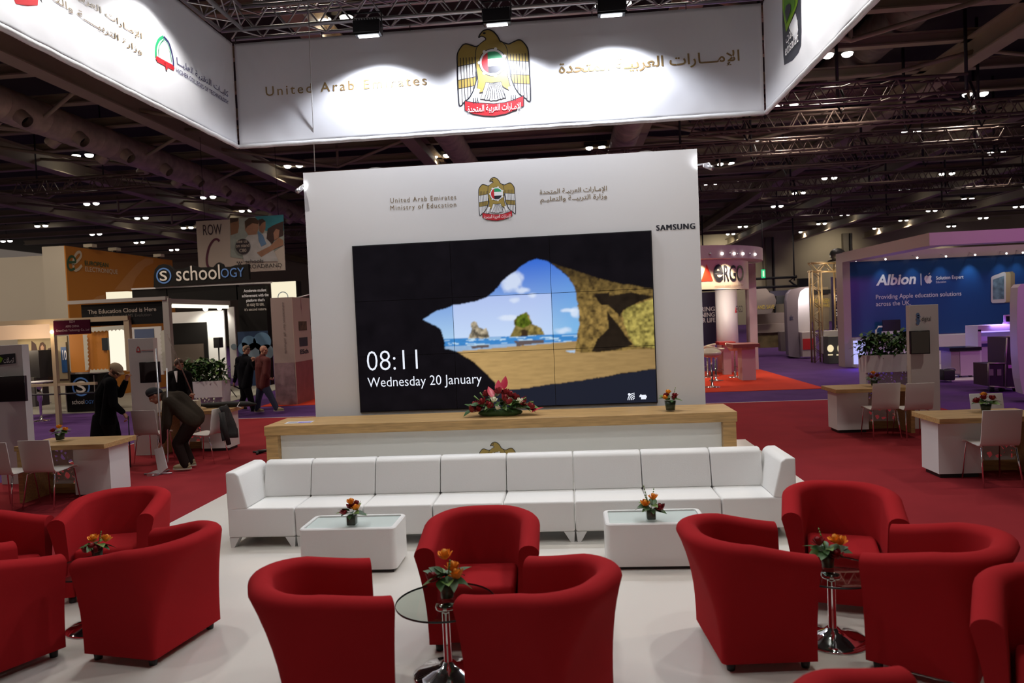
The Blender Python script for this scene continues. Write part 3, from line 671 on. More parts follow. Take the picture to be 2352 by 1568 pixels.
# ---------------------------------------------------------------- coffee tables
def coffee(cx, y0, w, d, label):
    t = thing('coffee_table', label, 'coffee table', (cx, y0+d/2, 0), group='white box coffee tables'); h, e = w/2, d/2; z = .372
    def rr(h, e, r): 
        P = []
        for sx, sy, a in ((1, -1, -PI/2), (1, 1, 0), (-1, 1, PI/2), (-1, -1, PI)):
            for k in range(6): P.append((sx*(h-r)+r*math.cos(a+PI/2*k/5), sy*(e-r)+r*math.sin(a+PI/2*k/5)))
        return P
    b = MB(); o, i_ = rr(h, e, .05), rr(h-.035, e-.035, .02); n = len(o)
    v = [(x, y, .03) for x, y in o]+[(x, y, z-.008) for x, y in o]+[(x*(1-.008/h), y*(1-.008/e), z) for x, y in o]+[(x, y, z) for x, y in i_]+[(x, y, z-.03) for x, y in i_]
    f = [(k*n+j, k*n+(j+1) % n, (k+1)*n+(j+1) % n, (k+1)*n+j) for k in range(4) for j in range(n)]+[tuple(range(n))[::-1], tuple(4*n+j for j in range(n))]
    b.add(v, f, leather, False); o_ = b.build('body', t); o_.data.set_sharp_from_angle(angle=.5); [setattr(p, 'use_smooth', True) for p in o_.data.polygons]
    b = MB(); b.box((-h+.037, -e+.037, z-.029), (h-.037, e-.037, z-.012), frost); b.build('glass_top', t)
    b = MB(); b.box((-h+.03, -e+.03, 0), (h-.03, e-.03, .03), black); b.build('plinth', t)
coffee(-1.905, 5.69, .815, .43, 'white box coffee table in front of the left half of the sofa')
coffee(.615, 5.67, .805, .43, 'white box coffee table in front of the right half of the sofa')

# ---------------------------------------------------------------- red tub chairs
def tub_shell():
    hw, fd, bk = .315, -.27, .26      # half width, front, back of the footprint
    def path(hw, bk, r, fr, n):
        P = [(-hw, fr)]
        pts = []
        L1 = (bk-r)-fr
        for k in range(n+1):
            t = k/n
            if t < .3: pts.append((-hw, fr+L1*t/.3))
            elif t <= .7:
                q = (t-.3)/.4
                if q < .4: a = PI-PI/2*q/.4; pts.append((-hw+r+r*math.cos(a), bk-r+r*math.sin(a)))
                elif q < .6: pts.append((-hw+r+(2*hw-2*r)*(q-.4)/.2, bk))
                else: a = PI/2-PI/2*(q-.6)/.4; pts.append((hw-r+r*math.cos(a), bk-r+r*math.sin(a)))
            else: pts.append((hw, bk-r-L1*(t-.7)/.3))
        return pts
    N = 60; base = path(hw, bk, .03, fd, N); top = path(.385, bk+.15, .32, fd-.005, N); inn = path(.258, bk+.02, .21, fd, N); seat = path(.225, bk-.09, .10, fd, N)
    rings = []; prof = 22
    for k in range(N+1):
        t = k/N; e = min(1, max(0, min(t, 1-t)/.42)); e = .55*e+.45*e*e*(3-2*e); zt = .660+.088*e
        B, T, I, S_ = (Vector((*p, 0)) for p in (base[k], top[k], inn[k], seat[k])); ring = []
        zr = zt-.05
        for j in range(9):
            q = j/8; p = B.lerp(T, q**2.3); ring.append((p.x, p.y, .055+(zr-.055)*q))
        for j in range(1, 8):
            a = PI*j/8; m_ = (T+I)/2; h_ = (T-I)/2; p = m_+h_*math.cos(a); ring.append((p.x, p.y, zr+.05*math.sin(a)))
        for j in range(6):
            q = j/5; p = I.lerp(S_, q); ring.append((p.x, p.y, zr+(.055-zr)*q))
        rings.append(ring)
    b = MB(); n = len(rings[0]); v = [p for r in rings for p in r]
    f = [(i*n+j, i*n+j+1, (i+1)*n+j+1, (i+1)*n+j) for i in range(N) for j in range(n-1)]
    f += [(i*n, (i+1)*n, (i+1)*n+n-1, i*n+n-1) for i in range(N)]
    for e in (0, N):
        o = len(v); R_ = rings[e]; v += list(R_); f.append(tuple(range(o, o+n)) if e else tuple(range(o, o+n))[::-1])
    b.add(v, f, redcloth, True)
    return b
def tub(label, x, y, rz, first=[None]):
    if first[0] is None:
        t = thing('tub_chair', label, 'armchair', (x, y, 0), rz, group='red tub chairs'); first[0] = t
        o = tub_shell().build('shell', t, fixn=False); 
        bm = bmesh.new(); bm.from_mesh(o.data); bmesh.ops.recalc_face_normals(bm, faces=bm.faces); bm.to_mesh(o.data); bm.free(); o.data.set_sharp_from_angle(angle=.9)
        b = MB(); b.box((-.222, -.262, .30), (.222, .19, .405), redcloth); b.build('seat_cushion', t, bevel=.035, seg=5)
        b = MB(); b.box((-.222, -.255, .055), (.222, -.18, .305), redcloth); b.build('front_panel', t, bevel=.01, seg=2)
        for sx in (-1, 1):
            for sy in (-.22, .20):
                b = MB(); b.lathe([(.022, 0), (.024, .01), (.028, .056)], black, (sx*.26, sy, 0), 14); b.build('foot', t)
        return t
    return dup(first[0], (x, y, 0), rz, label)
def face(dx, dy): return math.atan2(dy, dx)+PI/2      # rotation that turns the chair's front (-Y) to a direction
tub('red tub chair in the middle, facing the camera behind the glass table', -.635, 4.56, face(.02, -1))
tub('red tub chair at the bottom left of the middle group, its back to the left', -1.345, 3.70, face(.90, .43))
tub('red tub chair at the bottom right of the middle group, its back to the right', -.215, 3.685, face(-.88, .48))
tub('red tub chair of the right group with its back to the sofa table, facing right', 1.01, 4.35, face(1, .07))
tub('red tub chair of the right group facing the camera, before the end of the sofa', 1.81, 5.06, face(-.30, -1))
tub('red tub chair of the right group seen from behind, its opening to the left', 1.97, 4.17, face(-.85, .62))
tub('red tub chair of the left group facing the camera, furthest left one by the desk', -3.70, 5.42, face(.22, -1))
tub('red tub chair of the left group seen from its back corner, opening to the left', -2.80, 4.45, face(-.98, .19))
tub('red tub chair cut off by the left edge of the photo, near the bottom', -3.72, 4.19, face(.46, .89))
tub('red tub chair at the left edge of the photo, only an armrest end showing', -4.33, 4.86, face(1, .15))
tub('red tub chair at the right edge of the photo, nearest bottom right corner', 2.15, 3.27, face(-.5, -.87))
tub('red tub chair at the bottom edge of the photo, only its rim showing', 1.10, 2.37, face(.9, .43))

# ---------------------------------------------------------------- glass bistro tables
def bistro(x, y, label, rz=0):
    t = thing('glass_table', label, 'table', (x, y, 0), rz, group='low round glass tables')
    b = MB(); b.lathe([(.0, .417), (.283, .417), (.287, .421), (.287, .425), (.283, .429), (0, .429)], tblg, n=64); b.build('glass_top', t, smooth=False)
    b = MB(); b.lathe([(.2862, .417), (.2885, .418), (.2885, .428), (.2862, .429)], mat('glass_edge', (.02, .03, .03), .15), n=64, cap=False); b.build('glass_edge', t)
    b = MB(); b.lathe([(.0, .415), (.055, .415), (.06, .395), (.058, .385), (.028, .378), (.024, .36), (.024, .06), (.034, .05), (.034, .038)], chrome, n=28); b.build('pedestal', t)
    b = MB(); b.lathe([(.034, .075), (.05, .06), (.10, .042), (.17, .022), (.20, .012), (.208, .005), (.206, 0), (0, 0)], chrome, n=40); b.build('base', t)
    return t
bistro(-.785, 4.04, 'low round glass table on a chrome column in the middle group'); bistro(1.52, 4.45, 'low round glass table on a chrome column in the right group'); bistro(-3.40, 4.72, 'low round glass table among the left group of tub chairs')
# ---------------------------------------------------------------- flowers
def rose_mb(r, m, seed):
    b = MB(); R = random.Random(seed)
    b.ball((0, 0, r*.35), (r*.36, r*.36, r*.55), m, 8, 6)
    for L, (nn, rad, hgt, open_) in enumerate(((3, .42, .84, .04), (4, .64, .82, .12), (5, .86, .70, .34))):
        for k in range(nn):
            a0 = 2*PI*k/nn+L*.6+R.uniform(-.15, .15); wd = 2*PI/nn*.72; v = []
            for j in range(5):
                q = j/4
                for i in range(5):
                    s = i/4-.5; a = a0+s*wd*(.45+.75*math.sin(PI*min(1, .25+q*.6)))
                    rr = r*rad*(.25+.75*math.sin(q*PI*.55))*(1+open_*.35*max(0, q-.7)*3)*(1-.12*abs(s)*2)
                    z = r*(-.25+hgt*1.25*q-.22*open_*max(0, q-.75)*4-.25*q*abs(s)*2*.5)
                    v.append((rr*math.cos(a), rr*math.sin(a), z))
            b.add(v, [(j*5+i, j*5+i+1, j*5+i+6, j*5+i+5) for j in range(4) for i in range(4)], m, True)
    return b
def leaf_mb(L, W, m, bend=.35, b=None, M=None):
    b = b or MB(); v = []; n = 6
    for i in range(n+1):
        q = i/n; w = W*math.sin(PI*q**.8)*.5+.001; z = -bend*L*q*q
        for s in (-1, 0, 1): v.append(Vector((s*w, L*q, z+(.18*w if s else 0))))
    if M: v = [M @ p for p in v]
    return b.add(v, [(i*3+j, i*3+j+1, i*3+j+4, i*3+j+3) for i in range(n) for j in range(2)], m, True)
_fl = {}
def put(kind, key, maker, par, loc, rot, sc=1):
    if key not in _fl:
        o = maker().build(kind, par, fixn=False); _fl[key] = o.data
    else:
        o = bpy.data.objects.new(kind, _fl[key]); C.objects.link(o); o.parent = par
    o.location = loc; o.rotation_euler = rot; o.scale = (sc, sc, sc); return o
def posy(name, label, loc, roses, shape='square', s=1.0, vase=(.075, .085), seed=1, spikes=0, nleaf=11, group='small flower vases'):
    "glass vase with a few roses; roses = list of (x, y, z, colour) around the rim"
    t = thing('flower_vase', label, 'flowers', loc, group=group); R = random.Random(seed); w, h = vase; r = w/2
    if shape == 'square':
        b = MB(); b.box((-r, -r, 0), (r, r, h), vaseg); b.build('vase', t, bevel=.006, seg=2)
        b = MB(); b.box((-r*.86, -r*.86, h*.16), (r*.86, r*.86, h*.97), mat('dark_leaf_lining', (.018, .035, .014), .4, var=.5, vscale=30)); b.build('leaf_lining', t, bevel=.008)
    else:
        b = MB(); b.lathe([(0, 0), (r*.72, 0), (r*.78, .01), (r, h)], vaseg, n=24); b.build('vase', t)
        b = MB(); b.lathe([(0, h*.12), (r*.70, h*.12), (r*.80, h*.55), (r*.9, h*.95), (0, h*.97)], mat('dark_leaf_lining', (.018, .035, .014), .4, var=.5, vscale=30), n=20); b.build('leaf_lining', t)
    for i, (x, y, z, c) in enumerate(roses):
        m = {'o': rosey, 'r': roser, 'w': rosew}[c]
        put('rose', ('rose', c, i % 2), lambda: rose_mb(.046, m, i), t, (x*s*1.12, y*s*1.12, h+z*s*1.05), (y*-6*s, x*6*s, R.uniform(0, 6)), s)
    for k in range(nleaf):
        a = 2*PI*k/nleaf+R.uniform(-.25, .25); el = R.uniform(-.1, .7)
        o = put('leaf', ('leaf', k % 3), lambda: leaf_mb(.100, .062, (leafg, leafg, leafl)[k % 3]), t, (r*.5*math.cos(a), r*.5*math.sin(a), h+R.uniform(0, .035)*s), (0, 0, 0), s*R.uniform(.8, 1.15))
        o.rotation_euler = (el, R.uniform(-.5, .5), a-PI/2)
    for k in range(spikes):
        a = R.uniform(0, 6); b = MB(); q = Vector((r*.3*math.cos(a), r*.3*math.sin(a), h)); tip = q+Vector((.05*math.cos(a), .05*math.sin(a), .13+.03*k))*s
        b.tube([q, (q+tip)/2+Vector((0, 0, .01)), tip], [.002, .003, .0015], leafl, 5)
        for i in range(5): p = q.lerp(tip, .45+.12*i); b.ball(p, .006*s, leafl, 6, 4)
        b.build('flower_spike', t)
    return t
TGZ = .430
posy('v', 'glass of orange and dark red roses on the middle glass table', (-.775, 4.06, TGZ), [(-.005, .01, .115, 'o'), (.055, -.03, .035, 'o'), (.03, .0, .06, 'o'), (-.062, -.035, .02, 'r'), (.0, -.06, .01, 'r')] [:4], 'round', 1.15, (.098, .105), 3, 1, 14)
posy('v', 'glass of orange and dark roses on the glass table of the right group', (1.51, 4.47, TGZ), [(.035, -.02, .07, 'o'), (.065, .0, .055, 'o'), (.03, -.05, -.005, 'r'), (-.045, -.01, .055, 'r')], 'round', 1.05, (.09, .10), 5, 1, 14)
posy('v', 'small posy of yellow and dark red roses on the left glass table', (-3.46, 4.84, TGZ), [(-.035, .02, .05, 'o'), (.055, .01, .05, 'o'), (.0, -.05, .01, 'r'), (.03, -.06, -.0, 'r'), (-.06, -.03, -.01, 'r')], 'round', 1.0, (.085, .09), 7, 1, 9)
posy('v', 'square glass vase of roses on the left coffee table', (-1.885, 5.80, .361), [(-.005, .01, .095, 'o'), (.045, -.02, .055, 'o'), (-.045, -.03, .025, 'r'), (.035, .02, .075, 'r'), (-.015, .035, .05, 'r')], 'square', 1.0, (.085, .095), 11, 0, 9)
posy('v', 'square glass vase with leaves and orange roses on the right coffee table', (.585, 5.79, .361), [(-.045, -.03, .045, 'o'), (.02, .0, .085, 'o'), (.07, -.02, .01, 'r')], 'square', 1.0, (.080, .095), 13, 3, 13)
posy('v', 'round glass vase of orange and red roses on the right end of the oak counter', (1.175, 8.84, .82), [(-.02, 0, .09, 'o'), (.05, -.02, .05, 'r'), (.035, -.03, .02, 'r'), (-.06, -.02, .03, 'o'), (-.04, .0, .055, 'r')], 'round', 1.0, (.15, .13), 17, 2, 12)
# big arrangement in the middle of the counter
t = big = thing('flower_arrangement', 'wide low arrangement of red, white and pink flowers on the middle of the counter', 'flowers', (-.92, 8.90, .82))
R = random.Random(4)
b = MB(); b.ball((0, 0, .03), (.22, .085, .045), leafg, 16, 8); b.v = [(x, y*.8, max(0, z)) for x, y, z in b.v]; b.build('foliage_base', t)
for k in range(90):
    a = R.uniform(0, 2*PI); q = R.random()**.5; x, y = .31*q*math.cos(a), .11*q*math.sin(a); z = .05+.15*max(0, 1-abs(x)/.36)*R.uniform(.3, 1)*(1-.5*abs(y)/.11)
    o = put('leaf', ('leaf', k % 3), None, t, (x, y, z), (R.uniform(-.3, .9), R.uniform(-.5, .5), math.atan2(y*2, x)-PI/2+R.uniform(-.5, .5)), R.uniform(.7, 1.15))
fl = [(-.20, -.09, .07, 'r'), (-.10, -.11, .10, 'r'), (-.02, -.12, .08, 'w'), (.10, -.11, .12, 'r'), (.0, -.05, .22, 'r'), (-.12, -.02, .20, 'r'), (.20, -.09, .13, 'w'), (.22, -.06, .10, 'r'), (.30, -.06, .07, 'r'), (-.28, -.05, .06, 'r'), (.06, .0, .2, 'r'), (.12, .02, .17, 'w'), (-.16, -.06, .13, 'r'), (-.05, -.10, .15, 'w'), (.05, -.10, .16, 'r'), (.15, -.04, .16, 'r'), (-.08, .04, .16, 'w'), (.24, .02, .12, 'r'), (-.24, .0, .10, 'r'), (-.03, .0, .19, 'w'), (.10, -.06, .19, 'r')]
for i, (x, y, z, c) in enumerate(fl):
    m = {'r': roser, 'w': rosew}[c]; put('rose', ('rose', c, i % 2), (lambda m=m, i=i: rose_mb(.034, m, i)), t, (x, y, z), (.6, x*1.5, i), 1.15)
pinkm = mat('anthurium_red', (.45, .02, .05), .3)
for (x, y, z, rx, rz_) in ((.0, -.06, .21, 1.2, .1), (.05, -.05, .24, 1.3, -.4), (.31, -.09, .03, .4, -1.2), (-.06, -.09, .17, 1.0, .6)):
    o = put('anthurium', ('anth', 0), lambda: leaf_mb(.13, .075, pinkm, .1), t, (x, y, z), (rx, 0, rz_), 1)
for x, z in ((-.25, .19), (-.19, .22), (.26, .16), (.33, .12)):
    b = MB(); b.tube([(x*.5, 0, .08), (x, -.02, z)], [.003, .008], leafl, 6); b.build('flower_spike', t)
big.scale = (1.28, 1.1, 1.38)
# leaflet on the counter
b = MB(); b.box((-.17, -.08, 0), (.17, .08, .004), inkw); o = b.build('leaflet', loc=(-3.50, 8.86, .821), rz=.06); tag(o, 'glossy white and purple leaflet lying on the left end of the counter', 'leaflet')
b = MB(); b.box((-.01, -.065, .0041), (.16, .03, .0046), mat('violet_ink', (.16, .12, .5), .4)); b.build('violet_print', o)
b = MB(); b.box((-.15, -.05, .0041), (-.02, .04, .0046), mat('grey_print', (.3, .3, .36), .4)); b.build('photo_print', o)
# ---------------------------------------------------------------- roof of the hall
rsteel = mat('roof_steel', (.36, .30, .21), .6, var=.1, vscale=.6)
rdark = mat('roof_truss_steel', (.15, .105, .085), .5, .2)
def ibeam(b, p, q, h, w, m):
    p, q = Vector(p), Vector(q); u = (q-p).normalized(); s = u.cross(Vector((0, 0, 1)))*w/2; up = Vector((0, 0, h))
    for z0, z1, k in ((0, .05, 1), (.05, h-.05, .12), (h-.05, h, 1)):
        v = []
        for e in (p, q):
            for a, z in ((-k, z0), (k, z0), (k, z1), (-k, z1)): v.append(e+s*a+Vector((0, 0, z)))
        b.add(v, [(0, 1, 2, 3), (7, 6, 5, 4), (0, 4, 5, 1), (1, 5, 6, 2), (2, 6, 7, 3), (3, 7, 4, 0)], m)
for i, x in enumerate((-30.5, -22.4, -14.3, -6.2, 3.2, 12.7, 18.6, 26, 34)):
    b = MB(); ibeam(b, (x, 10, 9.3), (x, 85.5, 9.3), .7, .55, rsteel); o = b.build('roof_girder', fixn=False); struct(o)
for k in range(20):
    y = 14.9+2.87*k if k < 12 else 49.3+4.2*(k-12)
    b = MB(); ibeam(b, (-46, y, 9.95), (46, y, 9.95), .35, .3, rsteel); struct(b.build('roof_beam', fixn=False))
for i, (x0, x1, y0, n) in enumerate(((-22.4, -14.3, 20.7, 5), (-30.5, -22.4, 26.4, 5), (-14.3, -6.2, 23.5, 5), (3.2, 12.7, 17.7, 4), (12.7, 18.6, 20.7, 6))):
    b = MB()
    for k in range(n):
        y = y0+5.74*k
        b.tube([(x0, y, 9.6), ((x0+x1)/2, y+2.87, 9.2), (x1, y, 9.6)], .07, rsteel, 6); b.tube([(x0, y+2.87, 9.7), ((x0+x1)/2, y+2.87, 9.2)], .06, rsteel, 6); b.tube([((x0+x1)/2, y+2.87, 9.2), ((x0+x1)/2, y+2.87, 10.2)], .06, rsteel, 6)
    struct(b.build('roof_bracing', fixn=False))
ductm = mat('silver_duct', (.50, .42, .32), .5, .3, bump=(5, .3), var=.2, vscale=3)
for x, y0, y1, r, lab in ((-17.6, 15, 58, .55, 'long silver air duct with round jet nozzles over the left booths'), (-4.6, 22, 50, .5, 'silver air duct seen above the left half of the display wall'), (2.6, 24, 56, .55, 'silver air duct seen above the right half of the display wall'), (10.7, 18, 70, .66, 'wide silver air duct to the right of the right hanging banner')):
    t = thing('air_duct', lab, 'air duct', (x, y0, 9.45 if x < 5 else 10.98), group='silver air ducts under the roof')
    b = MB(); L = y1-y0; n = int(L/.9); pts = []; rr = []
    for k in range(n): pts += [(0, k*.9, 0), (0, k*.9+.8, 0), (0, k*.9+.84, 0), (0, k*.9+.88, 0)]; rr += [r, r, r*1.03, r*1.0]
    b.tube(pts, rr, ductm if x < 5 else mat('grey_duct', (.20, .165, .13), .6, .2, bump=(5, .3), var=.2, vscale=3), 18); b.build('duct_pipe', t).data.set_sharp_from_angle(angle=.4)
    if x < -10:
        for k in range(11):
            for s in (-1, 1):
                y = 4+k*2.7; c = Vector((s*r*.75, y, -r*.6)); d = Vector((s*.75, 0, -.66)); b = MB(); b.tube([c, c+d*.3, c+d*.34], [.24, .22, .2], ductm, 14, cap=False); b.tube([c+d*.12, c+d*.13], .2, black, 14); b.build('jet_nozzle', t, fixn=False)
HT = [(a*.917, b_*.917, c*.917, 8.1) for a, b_, c, d in [(3.0, 13.0, 24.9, 8.7), (4.8, 22, 28.2, 8.7), (1.2, 20, 32.4, 8.6), (9, 22, 35.8, 8.6), (5, 26, 42.2, 8.6), (12, 30, 46, 8.6), (14, 30, 56, 8.6)]]
for i, (x0, x1, y, z) in enumerate(HT):
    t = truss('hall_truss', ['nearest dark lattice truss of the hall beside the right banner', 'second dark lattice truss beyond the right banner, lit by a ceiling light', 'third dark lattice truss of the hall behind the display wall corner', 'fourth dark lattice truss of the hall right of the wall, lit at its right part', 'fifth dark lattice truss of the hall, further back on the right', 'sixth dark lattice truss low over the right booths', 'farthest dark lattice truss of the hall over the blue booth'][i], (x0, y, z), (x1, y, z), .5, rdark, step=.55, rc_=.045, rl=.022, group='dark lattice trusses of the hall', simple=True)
    for k in range(4):
        b = MB(); xx = (x1-x0)*(k+.5)/4; xx += next((1.5 for d in (2.6, 10.7, -4.6) if abs(x0+xx-d) < .95), 0); b.tube([(xx, .25, .2), (xx, .25, 3.48)], .05, black, 6); b.tube([(xx+.1, .25, .5), (xx+.25, .25, .1), (xx+.1, .25, -.2), (xx-.05, .25, .1)], .04, black, 6); b.build('chain_hoist', t)
for x, y, z, L, lab in ((-22.3, 28.0, 7.9, 5.6, 'dark lattice truss low at the far left under the ceiling'), (-20, 47, 8.0, 5, 'lit lattice truss left of the ROW C banner')):
    t = truss('hall_truss', lab, (x, y, z), (x+L, y, z), .5, rdark, step=.55, rc_=.045, rl=.022, group='dark lattice trusses of the hall', simple=True); b = MB(); [b.tube([(a, .25, .4), (a, .25, 11.6-z)], .03, black, 5) for a in (.5, L-2.2)]; b.build('hanging_wires', t)
hou = mat('lamp_housing', (.03, .03, .03), .5); hl = glow('ceiling_lamp_lens', (1, .95, .88), 9)
def place(p):
    bay = 'left of the display wall' if p.x < -7 else 'right of the display wall' if p.x > 6 else 'above the display wall'
    return 'twin ceiling lamp, row %s from the front, bay %s from the left' % (ORD[round((p.y-18.7)/5.75)], ORD[round((p.x+45)/7.7)])
ORD = ['one', 'two', 'three', 'four', 'five', 'six', 'seven', 'eight', 'nine', 'ten', 'eleven', 'twelve', 'thirteen']
pr = None
for p in HALL:
    if pr is None:
        pr = t = thing('ceiling_light', '', 'ceiling light', p, group='twin ceiling lights of the hall')
        b = MB(); b.box((-.55, -.12, .13), (.55, .12, .24), hou); b.tube([(0, 0, .24), (0, 0, 1.6)], .03, hou, 6); b.build('mounting_bar', t)
        for s in (-1, 1):
            b = MB(); b.lathe([(.10, .14), (.19, .02), (.20, 0), (.18, 0), (.0, .015)], hou, (s*.30, 0, 0), 14); b.build('lamp_head', t)
            b = MB(); b.lathe([(.175, -.002), (.0, -.012)], hl, (s*.30, 0, 0), 14); b.ball((s*.3, 0, -.02), (.17, .17, .10), hl, 12, 6); b.build('lens', t)
    else: t = dup(pr, p)
    t['label'] = place(p)
# fittings seen far off in the left corner
# ---------------------------------------------------------------- desks, chairs, towers, planters of the stand
ply = mat('white_plywood_shell', (.66, .63, .60), .4)
def perf(name):
    if name in MATS: return MATS[name]
    m = mat(name, (.70, .68, .66), .5); nt = m.node_tree; b = nt.nodes['Principled BSDF']; o = [n for n in nt.nodes if n.type == 'OUTPUT_MATERIAL'][0]
    tc = nt.nodes.new('ShaderNodeTexCoord'); mp = nt.nodes.new('ShaderNodeMapping'); mp.inputs['Scale'].default_value = (14, 0, 14); v = nt.nodes.new('ShaderNodeTexVoronoi'); v.feature = 'DISTANCE_TO_EDGE'; v.inputs['Scale'].default_value = 1
    nt.links.new(tc.outputs['Object'], mp.inputs[0]); nt.links.new(mp.outputs[0], v.inputs['Vector'])
    g = nt.nodes.new('ShaderNodeMath'); g.operation = 'GREATER_THAN'; g.inputs[1].default_value = .17; nt.links.new(v.outputs[0], g.inputs[0])
    t = nt.nodes.new('ShaderNodeBsdfTransparent'); mx = nt.nodes.new('ShaderNodeMixShader'); nt.links.new(g.outputs[0], mx.inputs[0]); nt.links.new(b.outputs[0], mx.inputs[1]); nt.links.new(t.outputs[0], mx.inputs[2]); nt.links.new(mx.outputs[0], o.inputs[0]); return m
_ch = [None]
def chair(x, y, rz, label):
    if _ch[0]: return dup(_ch[0], (x, y, ZC), rz, label)
    t = thing('stacking_chair', label, 'chair', (x, y, ZC), rz, group='white plywood chairs at the desks'); _ch[0] = t
    def sheet(prof, w):
        v = []; n = len(prof)
        for s in (-1, 1):
            for (yy, z) in prof: v.append((s*w/2, yy, z))
        b = MB(); b.add(v, [(i, i+1, n+i+1, n+i) for i in range(n-1)], ply, True); return b
    pr = [(-.225, .425), (-.21, .445), (-.15, .452), (0, .440), (.12, .436), (.165, .445), (.19, .48), (.205, .56), (.225, .70), (.25, .845)]
    # front edge at -Y, backrest at +Y
    k = 6
    for nm, p in (('seat', pr[:k]), ('backrest', pr[k-1:])):
        o = sheet(p, .40).build(nm, t, fixn=False); md = o.modifiers.new('s', 'SOLIDIFY'); md.thickness = .012; md = o.modifiers.new('b', 'BEVEL'); md.width = .004; md.segments = 2
    for sx in (-1, 1):
        for sy, tp in ((-1, (.17, -.17)), (1, (.17, .13))):
            b = MB(); b.tube([(sx*.15, tp[1], .434), (sx*.175, tp[1]+sy*.02, .42), (sx*.20, sy*.235, .0)], .0085, chrome, 8); b.build('leg', t)
    b = MB(); b.tube([(-.15, -.17, .432), (-.15, .13, .432)], .008, chrome, 6); b.tube([(.15, -.17, .432), (.15, .13, .432)], .008, chrome, 6); b.tube([(-.15, 0, .43), (.15, 0, .43)], .008, chrome, 6); b.build('seat_frame', t)
    return t
def desk(x, y, side, label):
    "x = outer end nearest the white platform, y = front edge; side = -1 runs to the left, +1 to the right"
    t = thing('meeting_desk', label, 'desk', (x, y, ZC), group='oak topped meeting desks'); L = 1.19; X = lambda a, b_: tuple(sorted((side*a, side*b_)))
    a = X(0, L); MB().box((a[0], 0, .66), (a[1], .66, .72), oak).build('desktop', t, bevel=.003, seg=1)
    a = X(.08, .56); MB().box((a[0], .20, .05), (a[1], .60, .658), white2).build('storage_box', t)
    b = MB(); b.box((a[0]+.03, .23, 0), (a[1]-.03, .57, .05), black); b.build('plinth', t)
    a = X(.565, L-.02); MB().box((a[0], .56, .12), (a[1], .575, .655), perf('perforated_white_panel')).build('modesty_panel', t)
    a = X(.565, L-.02); MB().box((a[0], .53, 0), (a[1], .60, .12), oak).build('base_rail', t)
    a = X(L-.06, L); MB().box((a[0], .04, 0), (a[1], .62, .658), oak).build('end_panel', t)
    return t
desk(4.08, 11.50, 1, 'white and oak desk with two chairs, right of the display wall'); desk(4.08, 8.36, 1, 'white and oak desk with one near chair, nearest the right edge of the photo')
desk(-5.80, 8.36, -1, 'white and oak desk behind the left red tub chairs, with a flower pot'); desk(-5.80, 11.50, -1, 'white and oak desk behind the bending man, with a black bag on it')
cx_ = lambda px, py, Y: at(px, py, Y=Y).x
chair(cx_(2016, 885, 11.35), 11.28, PI, 'white chair with chrome legs, left one of the two at the far right desk')
chair(cx_(2092, 885, 11.2), 11.15, PI, 'white chair with chrome legs, right one of the two at the far right desk')
chair(cx_(2300, 945, 8.1), 8.30, PI-.05, 'white chair seen from behind at the desk nearest the right edge')
chair(cx_(2274, 910, 9.4), 9.25, 0, 'white chair on the far side of the nearest right desk, behind the flower pot')
chair(cx_(75, 1012, 8.0), 8.25, PI, 'white chair seen from behind at the left desk, right one of the two')
chair(cx_(-8, 1018, 8.0), 8.15, PI, 'white chair at the left desk cut by the left edge of the photo')
chair(-5.77, 10.80, -PI/2-.12, 'white chair seen from the side with a black jacket over its back')
chair(cx_(338, 938, 10.9), 11.02, PI, 'white chair seen from behind before the narrow tower left of the bending man')
def tower(x0, y, label, mon, logo):
    t = thing('display_tower', label, 'display tower', (x0, y, ZC), group='narrow white display towers')
    MB().box((0, 0, 0), (.44, .13, 1.98), white2).build('tower_panel', t, bevel=.003, seg=1); return t
t1 = tower(5.39, 11.9, 'narrow white tower with a grey screen behind the far right desk', 0, 0)
t2 = tower(-7.44, 11.5, 'narrow white tower with a dark screen left of the bending man', 0, 0)
t3 = tower(-8.16, 9.5, 'white tower with telecom logo and dark screen at the left edge', 0, 0)
mons = mat('monitor_black', (.01, .01, .012), .25); mong = mat('screen_glass', (.02, .012, .014), .08)
def monitor(px0, py0, px1, py1, Y, label, d=.05, m=None, group='screens on the towers'):
    P, Q = at(px0, py0, Y=Y), at(px1, py1, Y=Y); t = thing('monitor', label, 'monitor', (P.x, Y, Q.z), group=group); w, h = Q.x-P.x, P.z-Q.z
    MB().box((0, 0, 0), (w, d, h), mons).build('casing', t, bevel=.004, seg=1); MB().box((.012, -.003, .016), (w-.012, 0, h-.012), m or mong).build('screen', t)
    b = MB(); b.box((w*.4, d, h*.3), (w*.6, d+.09, h*.7), black); b.build('wall_bracket', t); return t
monitor(2091, 760, 2137, 812, 11.79, 'grey switched-off screen on the narrow tower at the right', m=mat('screen_grey', (.10, .10, .085), .3))
monitor(319, 832, 367, 878, 11.36, 'dark square screen on the narrow tower at the left'); monitor(-62, 867, 59, 921, 9.36, 'wide black screen on the tower at the left edge')
pb = dict(Y=11.895)
text_px(t1, 'logo_lettering', 'digital', (2117, 737), (2138, 736), ink, pb, 10); b = MB()
for k in range(5): c = at(2108+2*(k % 2), 722+5*k, Y=11.893); b.poly(rel(t1, [c+Vector((.03*math.cos(a*PI/3), 0, .03*math.sin(a*PI/3))) for a in range(6)]), mat('pale_blue_ink', (.12, .22, .42), .5))
b.build('logo_dots', t1, fixn=False)
pb = dict(Y=11.495)
curve_px('logo_mark', t2, [([(314, 808), (314, 802), (317, 796), (320, 801), (321, 807)], .012, inkred), ([(313, 808), (322, 807)], .02, inkred)], pb)
